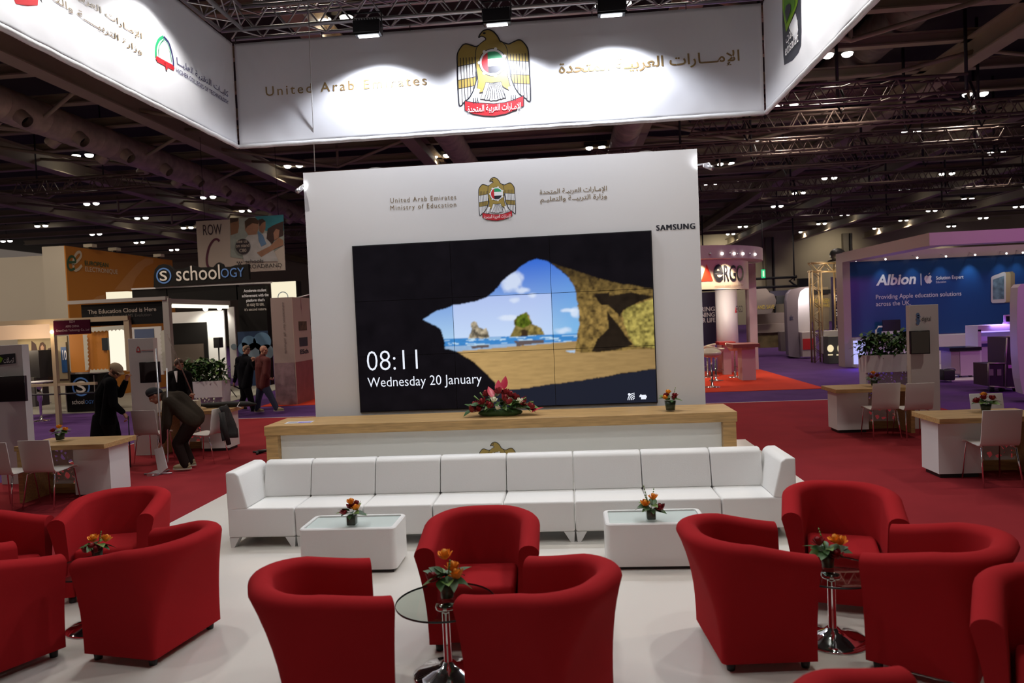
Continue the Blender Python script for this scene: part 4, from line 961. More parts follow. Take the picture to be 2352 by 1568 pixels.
b = MB(); P = [at(*p, **pb) for p in ((324, 805), (352, 804), (352, 803), (324, 804))]; b.poly(rel(t2, P), inkred); P = [at(*p, **pb) for p in ((324, 808), (352, 807), (352, 806), (324, 807))]; b.poly(rel(t2, P), nav); b.build('logo_lines', t2, fixn=False)
pb = dict(Y=9.495); poly_px(t3, 'logo_panel', [(-35, 818), (35, 811), (36, 834), (-34, 841)], ink, pb)
poly_px(t3, 'logo_leaf', [(-5, 826), (0, 818), (7, 823), (3, 832), (-4, 833)], lime, pb, .003); text_px(t3, 'logo_lettering', arabic('اتصالات'), (9, 833), (33, 831), inkw, dict(Y=9.49), 12, bold=.006)
# flower pots on desks
posy('v', 'round pot of orange and red roses on the far right desk, behind the chairs', (cx_(2011, 878, 11.75), 11.8, .702), [(-.02, -.02, .10, 'o'), (.03, -.03, .06, 'r'), (-.05, -.04, .04, 'r')], 'round', 1.0, (.12, .10), 21, 1, 12, group='flower pots on the desks')
posy('v', 'round pot of dark red and orange roses on the nearest right desk', (cx_(2270, 940, 8.75), 8.80, .702), [(-.03, -.03, .06, 'r'), (.03, -.05, .055, 'r'), (-.09, -.02, .03, 'r'), (.0, .03, .08, 'o'), (.06, .0, .05, 'r')], 'round', 1.1, (.13, .09), 22, 0, 13, group='flower pots on the desks')
posy('v', 'round pot of yellow and dark red roses on the left desk', (cx_(138, 1005, 8.75), 8.75, .702), [(-.04, -.05, .03, 'r'), (.02, -.03, .07, 'o'), (.06, .01, .03, 'o')], 'round', 1.0, (.13, .10), 23, 0, 12, group='flower pots on the desks')
# planters
def planter(x0, y0, label, mirror):
    t = thing('planter', label, 'planter', (x0, y0, ZC), group='white planter boxes with green shrubs'); w, d = 1.05, .42
    MB().box((0, 0, .50), (w, d, .88), white2).build('trough', t); a = (w-.32, w) if not mirror else (0, .0)
    for xx in (0, w-.04): MB().box((xx, .03, 0), (xx+.04, d-.03, .499), white2).build('leg', t)
    MB().box((.04, .30, .05), (w-.04, .33, .499), perf('perforated_white_panel')).build('lattice_panel', t)
    r = random.Random(5 if mirror else 9)
    for c in range(3):
        b = MB()
        for k in range(250):
            x = w*(c+.5)/3+r.gauss(0, .125); y = d/2+r.gauss(0, .10); q = min(1, abs(x-w*(c+.5)/3)/.35); z = .90+r.random()**.7*(.52-.16*q)-.05*(1 if c != 1 else .85); L = r.uniform(.10, .18)
            M = Matrix.Translation((x, y, z)) @ Matrix.Rotation(r.uniform(0, 6.3), 4, 'Z') @ Matrix.Rotation(r.uniform(-.6, 1.1), 4, 'X')
            leaf_mb(L, L*.45, leafl if r.random() < .25 else leafg, .4, b, M)
        for k in range(7): x = w*(c+.5)/3+r.gauss(0, .1); b.tube([(x, d/2, .86), (x+r.gauss(0, .08), d/2+r.gauss(0, .06), 1.2)], .006, leafg, 5)
        b.build('shrub', t, fixn=False)
    return t
p1 = planter(6.46, 16.35, 'white planter with dark green shrubs before the blue booth on the right', 0)
poly_px(p1, 'crest_print', [(2083, 842), (2086, 836), (2092, 836), (2095, 842), (2094, 850), (2084, 850)], inkgold, dict(Y=16.34))
planter(cx_(509, 880, 16.0)-1.05, 16.0, 'white planter with green shrubs behind the bending man on the left', 1)
for xx in (6.0,):
    b = MB(); b.box((0, 0, 0), (.33, .03, .9), white2)
# things about the mid-left desk
bagm = mat('black_nylon', (.010, .010, .011), .7, bump=(60, .3))
b = MB(); b.tube([(-.62, 0, .06), (-.45, 0, .05), (0, .02, .052), (.5, .0, .05), (.68, 0, .04)], [.02, .045, .05, .045, .015], bagm, 12); o = b.build('carry_bag', loc=(-5.98, 11.9, .70)); o.scale.x = .78; tag(o, 'long black carry bag lying on the desk behind the bending man', 'bag')
b = MB(); b.tube([(.35, -.07, .09), (.3, -.1, .02), (.4, -.11, 0)], .008, inkw, 6); b.build('strap', o)
b = MB(); b.box((0, 0, 0), (.16, .14, .16), mat('cardboard_white', (.6, .56, .46), .7)); o = b.build('carton', loc=(cx_(440, 925, 11.75), 11.62, .705)); tag(o, 'small pale carton on the desk behind the bending man', 'box')
o = thing('jacket', 'black jacket hanging over the back of the side-on white chair', 'jacket', (-5.53, 10.77, .82))
b = MB(); v = []
for j in range(9):
    for i in range(7):
        q = j/8; s = i/6-.5; z = .03-.50*q if j > 0 else .035; x = (.05+.05*q+.025*math.sin(i*1.9+j*.8)+(.10*q if i > 3 else 0)); v.append((x, s*(.26+.06*q)+.02*math.sin(j*1.3), z-.05*abs(s)*q))
b.add(v, [(j*7+i, j*7+i+1, j*7+i+8, j*7+i+7) for j in range(8) for i in range(6)], bagm, True); oo = b.build('jacket_body', o, fixn=False); oo.modifiers.new('s', 'SOLIDIFY').thickness = .03
b = MB(); b.tube([(.09, -.12, -.05), (.13, -.14, -.30), (.18, -.12, -.56)], [.045, .04, .035], bagm, 9); b.build('sleeve', o)
b = MB(); b.tube([(0, 0, .03), (.2, .05, .05), (.38, .1, .05)], [.035, .022, .02], black, 8); b.tube([(.0, 0, .03), (.03, -.1, .02)], .02, black, 8); b.tube([(0, 0, .03), (-.09, .02, .03)], .018, black, 8); o = b.build('folded_tripod', loc=(cx_(583, 1036, 11.2), 11.35, ZC)); tag(o, 'folded black tripod leg lying on the red carpet beside the counter', 'tripod')
# leaflet stand with two thin poles in front of the bending man
t = thing('leaflet_stand', 'leaflet stand with thin poles and a clear pocket before the bending man', 'leaflet stand', (-6.08, 9.92, ZC))
for (a, c, y) in (((358, 800), (374, 1084), 9.92), ((383, 845), (386, 1062), 10.02)):
    b = MB(); P = rel(t, [at(*c, Y=y), at(*a, Y=y)]); b.tube(P, .011, steel, 8); b.build('pole', t)
b = MB(); P = rel(t, [at(354, 1032, Y=9.9), at(372, 1026, Y=9.9), at(384, 1075, Y=9.85), at(364, 1090, Y=9.85)]); b.add([p for p in P]+[p+Vector((0, .02, 0)) for p in P], [(0, 1, 2, 3), (7, 6, 5, 4), (0, 4, 5, 1), (1, 5, 6, 2), (2, 6, 7, 3), (3, 7, 4, 0)], mat('clear_acrylic', (.45, .42, .42), .2)); b.build('leaflet_pocket', t)
b = MB(); b.box((-.10, -.12, 0), (.05, .12, .04), steel); b.tube([(-.2, -.02, .012), (.2, .02, .012)], .012, steel, 6); b.tube([(0, -.14, .012), (.03, .24, .012)], .012, steel, 6); b.build('foot', t)

# ---------------------------------------------------------------- left side of the hall: other booths
orange = mat('orange_booth_panel', (.46, .17, .015), .6); pale = mat('beige_booth_panel', (.50, .45, .34), .7); paleo = mat('light_orange_print', (.52, .24, .07), .6)
YE = 21.0; c0 = at(148, 564, Y=YE); XE = c0.x; yfar = at(395, 603, X=XE).y
t = thing('booth_block', 'tall orange booth wall with a white e logo, at the left', 'exhibition booth', (XE, YE, -.03))
MB().box((at(96, 568, Y=YE).x-XE, 0, 0), (-.02, yfar-YE, c0.z+.03), pale).build('white_side', t)
MB().box((-.019, 0, 0), (.02, yfar-YE, c0.z+.03), orange).build('orange_side', t)
pe = dict(X=XE+.03); egreen = mat('dark_green_print', (.03, .09, .04), .6); ecream = mat('cream_print', (.62, .52, .36), .6)
text_px(t, 'lettering', 'EUROPEAN', (195, 608.5), (249, 614), egreen, pe, 10.5, bold=.01); text_px(t, 'lettering', 'ELECTRONIQUE', (195.5, 622.5), (270.5, 631), ecream, pe, 10.5, bold=.005)
poly_px(t, 'swoosh_print', [(263, 665), (290, 632), (316, 604), (334, 593), (352, 594), (352, 604), (333, 613), (312, 638), (300, 668)], paleo, dict(X=XE+.025)); poly_px(t, 'swoosh_print', [(212, 690), (222, 681), (240, 676), (243, 688)], paleo, dict(X=XE+.025))
curve_px('e_logo', t, [([(165, 607), (177, 600), (186, 588), (184, 579), (177, 581), (170, 593), (168, 608), (172, 620), (180, 618), (188, 609)], .09, ecream), ([(159, 602), (173, 601), (170, 591), (163, 589), (157, 597), (156, 611), (162, 620), (172, 616)], .08, egreen)], pe)
for i, px in enumerate((207, 263, 365)):
    q = at(px, (566, 573, 592)[i], X=XE); b = MB(); b.box((-.15, -.12, .0), (.15, .12, .10), pale); b.tube([(0, 0, 0), (0, 0, -.06)], .05, black, 6); o = b.build('booth_spotlight', loc=(XE, q.y, c0.z+.06)); tag(o, 'small pale spotlight on top of the orange booth wall, %s from the left' % ('first', 'second', 'third')[i], 'lamp', 'spotlights on the orange booth')
PW = at(0, 592, Y=21.5)
o = MB().box((-26, 21.5, -.03), (XE-.95, 22.1, PW.z), pale).build('booth_wall'); tag(o, 'plain beige booth wall at the left edge beside the orange booth', 'booth wall', kind='structure')
# hanging row banner
YR = 27
t = thing('row_banner', 'hanging banner reading ROW C with a photo of schoolchildren', 'banner', (at(450, 508, Y=YR).x, YR, at(653, 622, Y=YR).z))
bcream = mat('banner_cream', (.50, .43, .36), .7)
pbox(450, 508, 655, 620, YR, .05, bcream, 'banner_panel', t)
pr_ = dict(Y=YR-.01)
text_px(t, 'lettering', 'ROW', (467, 540), (510, 535), mat('plum_ink', (.03, .012, .025), .6), pr_, 24, bold=.004)
curve_px('letter_c', t, [([(504, 554), (498, 549), (490, 552), (481, 566), (476, 585), (475, 600), (478, 612), (486, 616)], .09, mat('plum_red_ink', (.10, .015, .04), .6))], pr_)
YP = YR-.012
ph = [([(528, 502), (651, 493), (653, 560), (600, 600), (530, 590)], (.30, .34, .30)), ([(585, 497), (651, 493), (652, 530), (610, 530)], (.03, .20, .24)), ([(528, 502), (548, 501), (549, 520), (546, 535), (530, 540)], (.24, .12, .06)), ([(528, 500), (548, 500), (546, 508), (529, 512)], (.05, .025, .015)),
      ([(562, 508), (572, 501), (585, 501), (594, 508), (594, 525), (588, 540), (572, 542), (563, 528)], (.33, .17, .10)), ([(562, 508), (572, 500), (586, 500), (595, 507), (593, 515), (580, 512), (568, 520), (564, 526)], (.06, .03, .015)),
      ([(594, 505), (602, 503), (610, 508), (610, 524), (604, 536), (596, 530)], (.25, .12, .07)), ([(594, 504), (603, 502), (610, 508), (602, 512), (596, 520)], (.04, .02, .015)),
      ([(553, 560), (570, 540), (590, 538), (612, 535), (622, 560), (640, 600), (560, 600)], (.45, .44, .42)), ([(612, 548), (615, 525), (628, 517), (640, 512), (651, 508), (651, 540), (632, 548), (625, 560)], (.05, .025, .02)), ([(628, 535), (634, 525), (642, 528), (640, 545), (630, 552)], (.32, .16, .10)),
      ([(590, 580), (620, 565), (640, 545), (651, 552), (651, 562), (630, 572), (600, 590)], (.33, .17, .10)), ([(592, 530), (604, 540), (612, 560), (600, 566), (594, 552)], (.12, .22, .36))]
b = MB()
for i, (P, c) in enumerate(ph): b.poly(rel(t, [at(*p, Y=YP-.002*i) for p in P]), mat('photo_print_%d' % i, c, .6, var=.15, vscale=3))
b.build('photo_print', t, fixn=False)
c = at(558, 566, Y=YR-.06); b = MB(); r = .30; b.poly(rel(t, [c+Vector((r*math.cos(a*PI/12), 0, r*math.sin(a*PI/12))) for a in range(24)]), mat('badge_dark', (.035, .025, .03), .6)); b.build('badge', t, fixn=False)
for s, a, c in (('See us', (544, 558), (568, 556)), ('on stand', (542, 568), (573, 566)), ('C80', (550, 579), (566, 578))): text_px(t, 'badge_lettering', s, a, c, bcream, dict(Y=YR-.065), 7.5, bold=.01)
text_px(t, 'lettering', 'schools', (564, 605), (605, 601), ink, dict(Y=YR-.05), 9); text_px(t, 'lettering', 'BROADBAND', (563, 617), (647, 609), ink, dict(Y=YR-.05), 9)
b = MB()
for k, (x, y) in enumerate(((545, 602), (550, 602), (555, 602), (548, 606), (552, 606), (550, 610))): c = at(x, y, Y=YR-.05); b.poly(rel(t, [c+Vector((.03*math.cos(a), 0, .03*math.sin(a))) for a in (0, 1, 2, 3, 4, 5)]), ink)
b.build('dots_logo', t, fixn=False)
b = MB()
for px in (470, 640): q = rel(t, [at(px, 505, Y=YR)])[0]; b.tube([q, q+Vector((0, 0, 3.2))], .01, black, 5)
b.build('suspension_wires', t)
# Schoology booth
YS = 19.4; sch = thing('learning_booth', 'black booth with the lit schoology sign and white inner wall', 'exhibition booth', (at(460, 800, Y=YS).x, YS, -.03))
blk = mat('booth_black', (.008, .007, .006), .6, spec=.15); wlit = mat('white_booth_wall', (.78, .77, .72), .6); cream = glow('lightbox_cream', (1, .90, .66), .95)
O = sch.location
prof = [(353, 660), (353, 632), (356, 618), (364, 609), (375, 606), (386, 608), (395, 616), (399, 622), (404, 618), (424, 616), (440, 609), (446, 611), (460, 614), (490, 613), (497, 605), (503, 602), (510, 606), (513, 613), (530, 612), (540, 609), (570, 606), (572, 641)]
P = rel(sch, [at(*p, Y=YS-.1) for p in prof]); b = MB(); b.add(P+[p+Vector((0, .12, 0)) for p in P], [tuple(range(len(P))), tuple(range(2*len(P)-1, len(P)-1, -1))]+[(i, (i+1) % len(P), (i+1) % len(P)+len(P), i+len(P)) for i in range(len(P))], blk); b.build('sign_board', sch)
sg = mat('sign_letter_cream', (.62, .56, .48), .5, emit=(.62, .55, .45), estr=.06); sb = mat('sign_letter_blue', (.07, .16, .36), .5, emit=(.10, .22, .5), estr=.12)
ps = dict(Y=YS-.115)
text_px(sch, 'sign_lettering', 'school', (405.5, 645), (506, 639.5), sg, ps, 33, bold=.004); text_px(sch, 'sign_lettering', 'OGY', (508, 637.5), (561, 634), sb, ps, 21, bold=.004); text_px(sch, 'sign_lettering', 'S', (367.5, 644.5), (384.5, 644), sg, ps, 22, bold=.01)
def ring(par, px, py, Y, r0, r1, m, name='ring_logo'):
    c = at(px, py, Y=Y); b = MB(); n = 40
    for k in range(n):
        a0, a1 = 2*PI*k/n, 2*PI*(k+1)/n; b.poly(rel(par, [c+Vector((r*math.cos(a), 0, r*math.sin(a))) for r, a in ((r0, a0), (r1, a0), (r1, a1), (r0, a1))]), m)
    return b.build(name, par, fixn=False)
k_ = YS/CAM_F
ring(sch, 376, 633, YS-.115, 15.3*k_, 18.8*k_, sb)
pbox(303, 666, 383, 683, YS, .2, blk, 'header_panel', sch); pbox(384, 662, 544, 688, YS, .2, blk, 'header_panel', sch)
b = MB(); P = at(303, 664, Y=YS); Q = at(545, 652, Y=YS); b.box((P.x-O.x, -.03, P.z-O.z-.02), (Q.x-O.x+1.0, .25, P.z-O.z+.02), mat('trim_silver', (.5, .48, .46), .4)); b.build('header_trim', sch)
pbox(545, 658, 622, 884, YS, .25, blk, 'text_column', sch)
pbox(545, 762, 622, 884, YS-.005, .004, mat('print_navy', (.012, .035, .085), .5), 'sky_print', sch); cl = mat('print_cloud', (.10, .20, .30), .5)
for px, py, r in ((572, 788, 18), (602, 784, 22), (560, 800, 14), (585, 806, 20), (612, 808, 18)):
    c = at(px, py, Y=YS-.011); b = MB(); b.poly(rel(sch, [c+Vector((r*k_*math.cos(a*PI/14), 0, r*k_*math.sin(a*PI/14))) for a in range(28)]), cl if py < 805 else mat('print_cloud_pale', (.16, .22, .26), .5)); b.build('cloud_print', sch, fixn=False)
for i, (s, a, c) in enumerate((('Accelerate student', (560, 671), (612, 669)), ('achievement with the', (556, 682.5), (617, 680)), ("platform that's", (566, 693), (608, 691)), ('so easy to use,', (567, 703), (607, 701)), ("it's second nature.", (562, 714), (613, 711)))): text_px(sch, 'lettering', s, a, c, inkw if i < 3 else sg, dict(Y=YS-.01), 6.5, bold=.02 if i < 3 else 0)
for a in ((243, 671, 293, 687), (622, 648, 679, 684)):
    pbox(*a, YS+.02, .25, cream, 'lightbox', sch)
ring(sch, 650, 682, YS, 11*k_, 13*k_, mat('ring_pale', (.3, .42, .5), .5))
pbox(679, 645, 684, 684, YS+.05, .3, blk, 'lightbox_side', sch)
YI = 22.5
for a, m, n_, dy in (((384, 718, 522, 874), wlit, 'inner_wall', 0), ((388, 743, 480, 850), blk, 'niche', -.05), ((390, 792, 470, 850), mat('brown_cabinet', (.07, .05, .035), .6), 'cabinet', -.09), ((522, 705, 546, 868), mat('door_grey', (.42, .40, .37), .6), 'side_panel', -.4)): pbox(*a, YI+dy, .06, m, n_, sch)
ring(sch, 537, 796, YI-.42, 0.001, 7*YI/CAM_F, mat('door_window', (.14, .18, .2), .2), 'door_window')
P, Q = at(384, 722, Y=YI), at(520, 700, Y=YI)
for px, py in ((472, 709), (504, 707)):
    q = at(px, py, Y=YI-.5); b = MB(); b.ball(rel(sch, [q])[0], .075, glow('spot_bulb', (1, .97, .9), 12), 10, 6); b.build('lamp', sch); lamp('booth_spot', 'SPOT', q+Vector((0, -.05, -.05)), q+Vector((-.1, .8, -1.2)), 90, (1, .96, .88), .06, 120, .6)
o = MB().box((-16.4, 18.15, -.03), (-9.78, 25, -.012), mat('grey_booth_floor', (.30, .28, .22), .6)).build('booth_floor'); tag(o, 'pale grey raised floor of the black schoology booth', 'flooring', kind='structure')
# Education Cloud booth (white frame with dark header) - reaches back in depth
YC = 16.0; edu = thing('cloud_booth', 'white framed booth with the dark header The Education Cloud is Here', 'exhibition booth', (at(280, 850, Y=YC).x, YC, -.03))
alu = mat('booth_frame_white', (.42, .39, .35), .5); hdr = mat('header_charcoal', (.013, .013, .013), .6, spec=.15)
pbox(186, 700, 374, 742, YC, .04, hdr, 'header_board', edu)
pe = dict(Y=YC-.006); text_px(edu, 'lettering', 'The Education Cloud is Here', (202, 721), (359, 711), mat('header_text', (.42, .36, .30), .5), pe, 9.5, bold=.012); text_px(edu, 'lettering', 'The Next Step in LMS Evolution', (216, 731.5), (348, 728), mat('header_text_dim', (.10, .09, .08), .5), pe, 7)
b = MB(); P, Q = rel(edu, [at(159, 696, Y=YC), at(384, 684, Y=YC)]); b.box((P.x, -.08, P.z-.03), (Q.x, .06, P.z+.05), alu); b.build('front_beam', edu)
b = MB(); P, Q = rel(edu, [at(375, 690, Y=YC), at(389, 690, Y=YC)]); b.box((P.x, -.05, 0), (Q.x, .08, P.z+.05), alu); b.build('post', edu)
xr = at(383, 688, Y=YC).x; b = MB(); b.box((xr-edu.location.x-.06, .08, P.z-.1), (xr-edu.location.x+.06, 3.0, P.z+.04), alu); b.build('side_beam', edu); b = MB(); b.box((xr-edu.location.x+.03, .1, P.z-.17), (xr-edu.location.x+.062, 2.9, P.z-.08), glow('tube_light', (1, .93, .78), 1.3)); b.build('tube_light', edu)
YB = 17.7
pbox(249, 757, 292, 850, YB, .05, glow('lit_panel', (1, .92, .74), 1.05), 'lit_panel', edu); pbox(158, 767, 249, 852, YB, .06, orange, 'orange_panel', edu); pbox(233, 776, 249, 804, YB-.05, .05, mat('dark_screen', (.02, .03, .035), .4), 'small_screen', edu)
pbox(300, 752, 376, 860, YB, .05, mat('booth_white_lit', (.62, .60, .55), .6), 'white_panel', edu); pbox(308, 756, 354, 775, YB-.01, .01, mat('print_slate_blue', (.08, .11, .19), .5), 'blue_print', edu)
scal = mat('scalloped_white', (.5, .49, .40), .6)
def scallop(pts_in, pts_out):
    b = MB(); P = []
    for (x0, y0), (x1, y1) in zip(pts_in[:-1], pts_in[1:]):
        for k in range(40):
            q = k/40; L = math.hypot(x1-x0, y1-y0); n_ = max(2, round(L/9)); bump = 3*abs(math.sin(PI*n_*q)); nx, ny = -(y1-y0)/L, (x1-x0)/L; P.append((x0+(x1-x0)*q+nx*bump, y0+(y1-y0)*q+ny*bump))
    P += pts_out; b.add(rel(edu, [at(*p, Y=YB-.08) for p in P]), [tuple(range(len(P)))], scal); return b.build('scalloped_frame', edu, fixn=False)
scallop([(202, 768), (206, 850)], [(196, 851), (190, 768)]); scallop([(372, 852), (366, 758)], [(378, 757), (382, 851)]); scallop([(292, 758), (205, 764)], [(204, 752), (292, 746)]) if True else None
scallop([(208, 847), (250, 845)], [(250, 853), (206, 856)])
# maroon sign booth in front of it
YM = 15.9; mar = thing('shell_booth', 'shell booth with a maroon name sign and pale posts at the left', 'exhibition booth', (at(130, 850, Y=YM).x, YM, -.03))
warm = mat('warm_cream_panel', (.62, .48, .32), .6); tan = mat('booth_post_tan', (.46, .36, .23), .5)
b = MB(); P, Q = rel(mar, [at(-40, 738, Y=YM), at(297, 738, Y=YM)]); z = rel(mar, [at(130, 737, Y=YM)])[0].z; b.box((P.x, -.06, z-.06), (Q.x, .06, z+.05), tan); b.build('front_beam', mar)
for px, w_, bot in ((118, .09, 0), (290, .13, 1.2)):
    q = rel(mar, [at(px, 745, Y=YM-.05)])[0]; b = MB(); b.box((q.x-w_/2, -.05, bot), (q.x+w_/2, .05, z-.05), tan); b.build('post', mar)
pbox(122, 737, 208, 766, YM-.08, .03, mat('maroon_sign', (.035, .003, .012), .9, spec=.05), 'name_sign', mar)
mt = mat('sign_dim_text', (.22, .13, .16), .6); pm = dict(Y=YM-.085)
for s, a, c in (('B234', (160, 741), (172, 740)), ('ASPIS CHINA', (151, 752), (182, 750)), ('GreenDesk Technology Co., Ltd', (129, 762), (205, 759))): text_px(mar, 'sign_lettering', s, a, c, mt, pm, 5)
pbox(-60, 748, 118, 776, YM+2.0, .05, mat('lit_cream_fascia', (.7, .52, .36), .6), 'inner_fascia', mar)
b = MB(); P = rel(mar, [at(58, 886, Y=YM)])[0]; Q = rel(mar, [at(222, 886, Y=YM)])[0]; b.box((P.x-.5, -.04, P.z-.03), (Q.x, .04, P.z+.03), tan); b.build('rail', mar); b = MB(); b.tube([(P.x-.5, 0, P.z-.22), (Q.x, 0, P.z-.22)], .02, dark, 8); b.build('rail', mar)
q = at(119, 762, Y=YM-.12); b = MB(); b.ball(rel(mar, [q])[0], .04, glow('warm_bulb', (1, .8, .5), 12), 8, 6); b.build('lamp', mar); lamp('booth_lamp', 'POINT', q+Vector((-.15, -.25, -.05)), q, 9, (1, .72, .45), .05); lamp('booth_lamp', 'POINT', at(30, 790, Y=17), (0, 0, 0), 30, (1, .8, .6), .1)
pbox(40, 776, 160, 880, YM+2.05, .05, mat('photo_wall_tan', (.34, .28, .15), .6, var=.3, vscale=1.5), 'photo_wall', mar)
b = MB()
for i, (P, c) in enumerate((([(72, 782), (82, 790), (86, 806), (72, 806)], (.08, .05, .04)), ([(89, 800), (92, 788), (98, 785), (104, 792), (106, 812), (104, 850), (92, 850)], (.07, .035, .02)), ([(93, 797), (97, 791), (101, 797), (100, 808), (95, 810)], (.42, .25, .15)), ([(106, 820), (110, 800), (117, 798), (122, 812), (124, 850), (106, 852)], (.06, .03, .02)), ([(109, 812), (114, 806), (119, 812), (117, 826), (111, 826)], (.42, .25, .14)), ([(94, 838), (100, 832), (105, 850), (104, 880), (95, 880)], (.36, .18, .06)), ([(104, 850), (122, 828), (132, 850), (132, 880), (104, 880)], (.33, .26, .10)))): b.poly(rel(mar, [at(*p, Y=YM+2.04-.003*i) for p in P]), mat('photo_child_%d' % i, c, .6))
b.build('photo_print', mar, fixn=False)
pbox(126, 786, 156, 870, YM+2.0, .03, mat('poster_white', (.35, .28, .16), .6), 'poster', mar); pbox(139, 797, 155, 855, YM+1.98, .015, mat('poster_blue', (.02, .08, .22), .5), 'poster_blue_panel', mar); text_px(mar, 'poster_lettering', '10', (144.5, 826), (154, 825.5), inkw, dict(Y=YM+1.97), 22, bold=.02)
o = thing('cabinet', 'dark grey cabinet in the booth at the left edge', 'cabinet', (at(70, 930, Y=17.2).x, 17.2, -.03)); pbox(54, 806, 92, 868, 17.3, .5, mat('cabinet_dark', (.028, .026, .024), .5), 'upper_cabinet', o); pbox(56, 868, 82, 934, 17.2, .5, mat('cabinet_grey', (.10, .095, .08), .5), 'lower_cabinet', o)
t = thing('bar_table', 'small white bar table on a chrome leg in the left booth', 'table', (at(93, 930, Y=16.7).x, 16.7, -.03)); q = rel(t, [at(93, 878, Y=t.location.y)])[0].z
b = MB(); b.lathe([(0, q), (.30, q), (.31, q+.03), (.0, q+.04)], white, n=24); b.build('table_top', t); b = MB(); b.lathe([(.20, 0), (.19, .02), (.04, .04), (.03, .1), (.03, q*.5), (.06, q*.55), (.07, q-.02)], chrome, n=16); b.build('pedestal', t)
t = thing('promo_counter', 'black counter with a blue ring logo reading schoology', 'counter', (at(190, 943, Y=18.3).x, 18.3, -.03))
pbox(149, 855, 229, 944, 18.3, .5, blk, 'counter_body', t); pbox(148, 853, 230, 857, 18.27, .56, alu, 'counter_top', t); kk = 18.3/CAM_F
ring(t, 186, 888, 18.29, 19*kk, 23*kk, sb); text_px(t, 'lettering', 'S', (175, 901), (198, 900), sg, dict(Y=18.29), 26, bold=.01); text_px(t, 'lettering', 'school', (166, 928), (194, 927), sg, dict(Y=18.29), 10); text_px(t, 'lettering', 'OGY', (196, 927), (216, 926.5), sb, dict(Y=18.29), 8)
for px in (150.5, 217): b = MB(); q = rel(t, [at(px, 900, Y=18.28)])[0].x; b.box((q-.01, -.012, 0), (q+.01, -.002, 1.0), alu); b.build('edge_strip', t)
# loudspeaker
q = at(505, 872, Y=20.6); t = thing('loudspeaker', 'black loudspeaker on a thin stand before the lit white booth wall', 'loudspeaker', (at(505, 875, Y=20.6).x, 20.6, -.012))
P, Q = rel(t, [at(494, 775, Y=20.6), at(509, 798, Y=20.6)]); b = MB(); b.box((P.x, -.12, Q.z), (Q.x, .12, P.z), black); b.build('speaker_box', t, bevel=.01); b = MB(); b.tube([((P.x+Q.x)/2, 0, Q.z), (0, 0, .0)], .022, black, 8); b.build('pole', t)
for a in range(3): b = MB(); b.tube([(0, 0, .7), (.45*math.cos(a*2.1+.4), .45*math.sin(a*2.1+.4), .0)], .015, black, 6); b.build('leg', t)
# pink pillar
YK = 18.4; P, Q = at(621, 690, Y=YK), at(670, 688, Y=YK); zt = at(645, 684, Y=YK).z; yb = at(701, 683, X=Q.x).y; yb = min(max(yb, YK+.5), YK+1.6)
pil = thing('info_pillar', 'tall pinkish info pillar with a lit picture, left of the display wall', 'pillar', (P.x, YK, ZC)); pw = Q.x-P.x
pink = mat('pinkish_pillar', (.36, .27, .235), .6); pink2 = mat('pinkish_pillar_lit', (.50, .36, .28), .6)  # lamp light on the side face is put into its paler colour
MB().box((0, 0, 0), (pw, 1.25, zt+.03), pink).build('pillar_body', pil); 
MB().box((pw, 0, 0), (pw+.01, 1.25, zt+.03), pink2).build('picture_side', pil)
MB().box((.02, -.008, 0), (pw-.02, 0, 1.12), mat('mauve_wave_print', (.26, .16, .17), .6, var=.25, vscale=6)).build('wave_print', pil)
xs = pw+.012
for (y0, y1, z0, z1, m) in ((.35, .95, 1.95, 2.2, mat('picture_dark', (.10, .06, .03), .6, var=.6, vscale=8)), (.35, .95, 1.52, 1.76, mat('picture_grey', (.045, .04, .045), .6)), (.0, 1.25, 0, 1.12, mat('rose_wave_print', (.27, .075, .07), .6, var=.15, vscale=4))): MB().box((pw+.01, y0, z0), (xs+.004, y1, z1), m).build('print_panel', pil)
text(pil, 'lettering', 'ESch', pil.location+Vector((xs+.008, .35, 1.32)), .6, ink, .12, u=(0, 1, 0), bold=.03)
text(pil, 'side_lettering', 'education for all schools', pil.location+Vector((pw*.55, -.01, zt-.1)), 1.35, mat('grey_text', (.14, .10, .09), .6), .06, u=(0, 0, -1), w=(1, 0, 0))
q = Vector((P.x+pw+.45, YK+.6, zt+.12)); b = MB(); b.tube([rel(pil, [Vector((P.x+pw-.1, YK+.6, zt))])[0], rel(pil, [q])[0]], .02, steel, 8); b.ball(rel(pil, [q])[0], .06, steel, 8, 6); b.build('picture_lamp', pil)
lamp('picture_light', 'SPOT', q, q+Vector((-.4, 0, -1)), 30, (1, .75, .45), .04, 70, .7)
o = MB().box((-8.25, 18.2, -.032), (-6.2, 22.0, ZC), orangecar).build('orange_carpet'); tag(o, 'orange-red carpet around the pinkish info pillar', 'carpet')
# glimpses between pillar and display wall
Yg = 28; t = thing('far_counter', 'white bar counter with red strip glimpsed beside the display wall', 'counter', (at(712, 830, Y=Yg).x, Yg, -.03)); b = pbox(700, 816, 740, 850, Yg, .6, white, parent=t); b.v = [(x, y, max(0, z) if z > .6 else 0) for x, y, z in b.v]; b.build('counter_body', t); pbox(700, 802, 740, 808, Yg+.2, .4, inkred, 'red_strip', t)
monitor(702, 710, 724, 746, 27.05, 'dark screen with white marks beside the left edge of the display wall', group='small far screens'); monitor(704, 760, 722, 778, 27.05, 'lower small dark screen beside the left edge of the display wall', group='small far screens'); o = MB().box((at(700, 690, Y=27.2).x, 27.2, -.03), (at(760, 690, Y=27.2).x, 27.3, at(715, 690, Y=27.2).z), mat('lilac_grey_wall', (.25, .22, .25), .6)).build('booth_wall'); tag(o, 'grey lilac booth wall glimpsed beside the display wall', 'booth wall', kind='structure')
